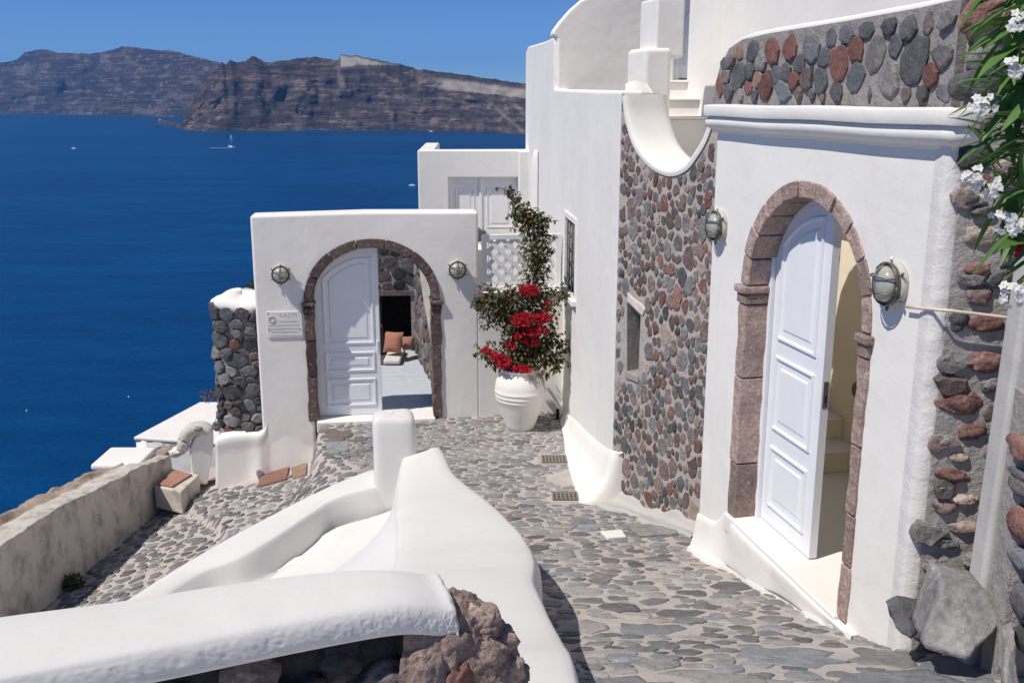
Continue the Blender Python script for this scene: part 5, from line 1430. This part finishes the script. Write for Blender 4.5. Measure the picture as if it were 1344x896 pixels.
    for (u, v, sx, sz, mt) in ((190, 590, .16, .12, 'plaster'), (212, 598, .10, .08, 'cement'), (205, 585, .08, .05, 'cement'), (232, 592, .12, .07, 'plaster')):
        rock('rubble_stone', at_y(u, v, 13.2), (sx, .12, sz), mt, T3, 3, .3, 1.7, u)
    # white block on the slope
    T4 = thing('white_block', at_y(148, 612, 11.8), 'small white topped block at the edge of the drop by the weathered wall', 'wall block')
    l, r_ = at_y(121, 606, 11.6), at_y(172, 600, 11.6); zt = at_y(140, 590, 12.1).z
    box('block', (l.x, 11.6, zt - 1.9), (r_.x + .1, 12.2, zt - .09), 'plaster_old', T4, .04); box('top', (l.x - .02, 11.57, zt - .088), (r_.x + .1, 12.22, zt), 'plaster', T4, .035)
left_side()
def tuft(name, c, n, h, spread, mat, label, cat, blade=.012, rg=random.Random(5), bushy=False):
    V, Fc = [], []
    T = thing(name, c, label, cat)
    for _ in range(n):
        o = rv(rg); p = Vector(c) + Vector((o.x * spread * rg.random() ** .5, o.y * spread * rg.random() ** .5, 0))
        if bushy:
            p.z += h * rg.random() ** .8 * (1 - .6 * (Vector((p.x - c[0], p.y - c[1])).length / spread) ** 2)
            leaf_geo(V, Fc, p, rv(rg) + Vector((0, 0, .3)), rv(rg), rg.uniform(.03, .06), blade * 2.2)
        else:
            d = Vector((rg.gauss(0, .5), rg.gauss(0, .5), 1)).normalized(); L = h * rg.uniform(.5, 1)
            leaf_geo(V, Fc, p, d, rv(rg), L, blade, .1, .15)
    o = mk('foliage', V, Fc, mat, T, False); o['kind'] = 'stuff'
    V, Fc = [], []
    for k in range(6): tube_geo([Vector(c), Vector(c) + Vector((rg.gauss(0, .4) * spread, rg.gauss(0, .4) * spread, h * .6))], .005, 4, V, Fc)
    mk('stem', V, Fc, 'bark', T)
tuft('dry_bush', (-5.15, 7.9, -.06), 900, .26, .30, 'drygrass', 'dry yellow green bush on the bank behind the weathered wall', 'bush', .012)
tuft('dry_bush', (-5.2, 8.5, -.12), 320, .2, .2, 'drygrass', 'thin straw coloured grass tuft on the bank at the left edge', 'grass tuft', .008)
tuft('weed', tuple(at_z(97, 772, -.97)), 220, .16, .12, 'shrub', 'green weed growing in the gap at the foot of the weathered wall', 'weed', .012, bushy=True)
tuft('coastal_shrub', tuple(at_y(333, 390, 13.2)), 260, .22, .14, 'shrub', 'dark green shrub top showing between turret and gate wall', 'shrub', .014, bushy=True)
tuft('reddish_shrub', tuple(at_y(282, 524, 15.7)), 220, .16, .3, 'pinkshrub', 'reddish flowering shrub behind the rubble turret above the flat roof', 'shrub', .012, bushy=True)

# ------------------------------------------------------------------ right foreground: pilaster, boulders, rubble, oleander
def right_side():
    E = FE
    F = Fr(at_y(1283, 700, 4.28).xy, (1, -.1))
    z0 = 1.2
    a = F.uv(1282, 762)[0]; b = F.uv(1331, 762)[0]; at_ = F.uv(1330, 440)[0]
    o = prism('grey_pilaster', F, [(a, .9), (b, .9), (b + .02, 4.0), (a + .075, 4.0)], 0, -.18, 'cement', None, bev=.03); tag(o, 'smooth grey plastered pilaster at the right edge beside the rubble wall', 'pilaster')
    T = thing('rubble_pier', (2.3, 3.95, 1.4), 'pier of red and dark rubble at the far right edge', 'stone pier')
    F2 = Fr(at_y(1333, 700, 4.0).xy, (1, -.1))
    prism('core', F2, rect(.02, .6, .9, 2.75), -.05, -.24, 'mortar', T)
    sd = 50
    for u, v, w, h, mt in ((1342, 590, 16, 30, 'rub_red'), (1344, 640, 18, 26, 'grey'), (1342, 625, 10, 12, 'basalt'), (1344, 690, 22, 40, 'rub_red'), (1346, 735, 24, 30, 'basalt_blue'), (1348, 790, 28, 46, 'basalt'), (1346, 840, 26, 30, 'black'), (1372, 700, 30, 50, 'purple'), (1372, 770, 30, 50, 'grey'), (1372, 630, 30, 50, 'basalt')):
        sd += 1; q = 4.0 / FPX; s, z = F2.uv(u, v)
        rock('stone', F2.pt(s, z, -.02), (w * q * .6, .1, h * q * .6), mt, T, 3, .3, 1.6, sd, rot=Matrix.Identity(3))
    # big pale boulder: a tilted angular block
    def boulder(name, px, dep, mat, label, sub=4, amp=.05):
        f = [at_y(u, v, y) for u, v, y in px]; k = len(f)
        V = [tuple(p) for p in f] + [tuple(p + Vector(dep)) for p in f]
        bm = bmesh.new(); vs = [bm.verts.new(v) for v in V]
        bmesh.ops.convex_hull(bm, input=vs)
        bmesh.ops.triangulate(bm, faces=bm.faces[:]); bmesh.ops.subdivide_edges(bm, edges=bm.edges[:], cuts=9, use_grid_fill=True)
        for v in bm.verts:
            p = v.co; v.co = p + Vector((nz(p, 6), nz(p, 6, 4), nz(p, 6, 9))) * amp + Vector((nz(p, 20), nz(p, 20, 4), nz(p, 20, 9))) * amp * .4
        bmesh.ops.recalc_face_normals(bm, faces=bm.faces[:]); bm.verts.index_update()
        o = mk(name, [tuple(v.co) for v in bm.verts], [tuple(v.index for v in f_.verts) for f_ in bm.faces], mat, None); bm.free()
        tag(o, label, 'boulder'); return o
    boulder('boulder', ((1206, 838, 4.12), (1236, 762, 4.22), (1286, 768, 4.22), (1324, 806, 4.16), (1270, 866, 4.0), (1215, 848, 4.06)), (.04, .22, -.02), 'palerock', 'large pale angular boulder leaning against the wall at the lower right', amp=.016)
    boulder('boulder', ((1170, 802, 4.36), (1186, 792, 4.38), (1208, 797, 4.38), (1216, 818, 4.36), (1196, 834, 4.3), (1174, 822, 4.32)), (.02, .1, 0), 'basalt', 'small dark rounded boulder left of the big pale one', amp=.022)
    boulder('boulder', ((1316, 880, 3.75), (1318, 840, 3.85), (1330, 835, 3.85), (1340, 900, 3.7), (1318, 905, 3.65)), (.05, .15, 0), 'grey', 'narrow grey stone standing at the lower right corner', amp=.02)
right_side()

def oleander():
    rg = random.Random(15)
    T = thing('oleander', (1.75, 3.0, 1.7), 'oleander with long green leaves and white flowers hanging in from the right', 'oleander')
    stems = [[(1420, 480), (1375, 330), (1330, 240)], [(1430, 420), (1370, 230), (1330, 120)], [(1440, 300), (1390, 130), (1350, 20)], [(1430, 520), (1380, 420), (1345, 320)], [(1450, 250), (1400, 60), (1370, -60)], [(1440, 500), (1395, 400), (1372, 200)], [(1400, 360), (1360, 200), (1335, 60)]]
    V, Fc = [], []; L = []
    base = Vector((1.95, 3.05, 1.6))
    for st in stems:
        yy = rg.uniform(2.75, 3.15)
        P = [base + Vector((rg.uniform(-.1, .1), 0, 0))] + [at_y(u, v, yy) for u, v in st]
        Q = [Vector(p) for p in densify([P, P], 1, 6)[0]]
        tube_geo(Q, [.012 * (1 - .6 * i / len(Q)) for i in range(len(Q))], 6, V, Fc)
        for i in range(5, len(Q)): L.append((Q[i], (Q[i] - Q[i - 1]).normalized(), i / len(Q)))
    mk('stems', V, Fc, 'bark', T)
    rows_u = (-1, -.55, 0, .55, 1)
    def long_leaf(p, d, Ln, w):
        d = d.normalized(); up = Vector((0, 0, 1)); sd = d.cross(up)
        if sd.length < .1: sd = Vector((1, 0, 0))
        sd.normalize(); sd = (sd + rv(rg) * .45).normalized(); sd = (sd - d * sd.dot(d)).normalized(); n = sd.cross(d)
        LV, LF = [], []; droop = rg.uniform(.05, .35)
        for i in range(7):
            t = i / 6; wd = w * (math.sin(math.pi * min(1, t * .92 + .06)) ** .8); q = p + d * Ln * t - Vector((0, 0, 1)) * Ln * droop * t * t
            LV += [tuple(q - sd * wd / 2 + n * wd * .18), tuple(q), tuple(q + sd * wd / 2 + n * wd * .18)]
        for i in range(6):
            a = i * 3; LF += [(a, a + 1, a + 4, a + 3), (a + 1, a + 2, a + 5, a + 4)]
        mk('leaf', LV, LF, 'olea', T)
    n = 0
    while n < 285:
        if n < 215:                                      # the dense upper spray
            u, v = rg.uniform(1312, 1390), rg.uniform(-50, 265)
            if u < 1335 and rg.random() < .4: continue
            p = at_y(u, v, rg.uniform(2.75, 3.15)); d = Vector((-.75 * rg.random() - .1 + (.5 if rg.random() < .25 else 0), rg.uniform(-.4, .3), rg.uniform(-.55, .42)))
        else:
            u, v = rg.uniform(1340, 1410), rg.uniform(235, 350)
            p = at_y(u, v, rg.uniform(2.8, 3.1)); d = Vector((-.5 * rg.random(), rg.uniform(-.4, .3), rg.uniform(-.6, .3)))
            if rg.random() < .45: d.x = abs(d.x)
        long_leaf(p, d, rg.uniform(.12, .19), rg.uniform(.024, .036)); n += 1
    for u, v, r, k in ((1290, 140, .032, 14), (1283, 232, .035, 16), (1302, 248, .03, 12), (1322, 288, .04, 18), (1334, 300, .03, 10), (1333, 385, .04, 18), (1338, 30, .03, 10), (1332, 90, .03, 9)):
        c = at_y(u, v, 2.66); FV, FF = [], []
        for _ in range(k):
            q = c + rv(rg) * r * rg.random() ** .4; ax = (q - c + Vector((-.01, -.04, .01))).normalized(); a0 = rg.uniform(0, 6)
            t1 = ax.orthogonal().normalized(); t2 = ax.cross(t1)
            for j in range(5):
                a = a0 + j * 2 * math.pi / 5; dd = t1 * math.cos(a) + t2 * math.sin(a); leaf_geo(FV, FF, q, dd + ax * .4, ax, rg.uniform(.010, .015), .013, .1, .2)
        mk('flower_cluster', FV, FF, 'petal', T, False)['kind'] = 'stuff'
    c = at_y(1340, 318, 3.1); FV, FF = [], []
    for _ in range(40): leaf_geo(FV, FF, c + rv(rg) * .03 * rg.random(), rv(rg), rv(rg), .035, .03)
    mk('red_flower', FV, FF, 'bract', T, False)
oleander()

# ------------------------------------------------------------------ boats on the sea
def hull(name, T, c, L, B, H, hd):
    rows = []
    d = Vector((math.cos(hd), math.sin(hd), 0)); s = Vector((-d.y, d.x, 0))
    for i in range(9):
        t = -1 + 2 * i / 8; w = B / 2 * (1 - max(0, t) ** 2.2) * (.8 + .2 * min(1, (t + 1) * 2)); sh = H * (1 + .25 * max(0, t) ** 2)
        q = Vector(c) + d * (t * L / 2)
        rows.append([tuple(q + s * (w * k) + Vector((0, 0, z * sh - .1))) for k, z in ((-1, 1), (-.9, .4), (-.35, 0), (.35, 0), (.9, .4), (1, 1), (.0, 1.02), (-1, 1))])
    return grid(name, rows, 'boat', T)
def sea_pt(u, v): return at_z(u, v, H_SEA)
def sailboat():
    c = sea_pt(304, 194.5); T = thing('sailboat', c, 'white sailing catamaran with bare masts trailing a wake on the blue sea', 'sailboat')
    hull('hull', T, c, 17, 2.2, 2.2, .15); hull('hull', T, c + Vector((0.6, -5, 0)), 17, 2.2, 2.2, .15)
    box('deck', (c.x - 5, c.y - 5, c.z + 1.9), (c.x + 5, c.y, c.z + 2.5), 'boat', T, .2); box('cabin', (c.x - 3.5, c.y - 4.4, c.z + 2.5), (c.x + 3, c.y - .6, c.z + 4.2), 'boat', T, .5)
    tube('mast', [c + Vector((1, -2.5, 2.4)), c + Vector((1, -2.5, 27))], .28, 'boat', T, 6)
    tube('boom', [c + Vector((1, -2.5, 5)), c + Vector((-6, -2.5, 5.4))], .5, 'boat', T, 6)
    for dx in (8.3, -8.3): tube('stay', [c + Vector((1, -2.5, 26.6)), c + Vector((dx, -2.5, 2.4))], .10, 'boat', T, 4)
    w0 = sea_pt(276, 194.2)
    V = [(c.x - 7, c.y - 4, c.z + .12), (c.x - 7, c.y + 1, c.z + .12), (w0.x, w0.y + 3, c.z + .12), (w0.x, w0.y - 3, c.z + .12)]
    o = mk('wake', V, [(3, 2, 1, 0)], 'foam'); tag(o, 'thin pale wake of foam behind the catamaran', None, None, 'stuff')
sailboat()
def motorboat(u, v, L, label):
    c = sea_pt(u, v); T = thing('motorboat', c, label, 'motorboat')
    hull('hull', T, c, L, L * .34, L * .13, 2.9); box('cabin', (c.x - L * .16, c.y - L * .1, c.z + L * .12), (c.x + L * .14, c.y + L * .1, c.z + L * .25), 'boat', T, .1)
motorboat(97, 195.5, 11, 'tiny white motorboat far out on the left part of the sea')
motorboat(541, 244, 8, 'small white motorboat left of the white back house, cutting across the sea')
motorboat(210, 158.3, 17, 'white boat moored at the tip of the nearer cliff, the left one of two')
motorboat(222, 161.3, 17, 'white boat moored at the tip of the nearer cliff, the right one of two')
motorboat(566, 173.0, 15, 'white boat moored under the nearer cliff beside the scree fans')
for u, v, lb in ((35, 539, 'tiny white buoy in the water at the far left'), (169, 521, 'tiny white buoy in the water left of the flat white roof')):
    c = sea_pt(u, v); V, Fc = lathe_geo([(.03, -.1), (.22, -.05), (.27, .05), (.22, .2), (.07, .27), (.05, .5), (.02, .51)], c, (1, 0, 0), (0, 1, 0), (0, 0, 1), 12); tag(mk('buoy', V, Fc, 'boat'), lb, 'buoy')
# small white houses on the far rim
for i, (u, v) in enumerate(((553, 90.3), (548, 89), (265, 74.5))):
    pass

# ------------------------------------------------------------------ haze over the caldera
def haze():
    o = box('haze', (-12800, -12800, H_SEA - 15), (12800, 12800, 480), 'boat')
    m = bpy.data.materials.new('haze_air'); m.use_nodes = True; n = m.node_tree.nodes; n.clear()
    v = n.new('ShaderNodeVolumePrincipled'); v.inputs['Color'].default_value = (.12, .42, 1.0, 1); v.inputs['Density'].default_value = HAZE; v.inputs['Anisotropy'].default_value = .2
    out = n.new('ShaderNodeOutputMaterial'); m.node_tree.links.new(v.outputs[0], out.inputs['Volume'])
    o.data.materials.clear(); o.data.materials.append(m); o['kind'] = 'stuff'; o['label'] = 'thin blue haze over the sea and cliffs'
HAZE = 6.0e-5
haze()
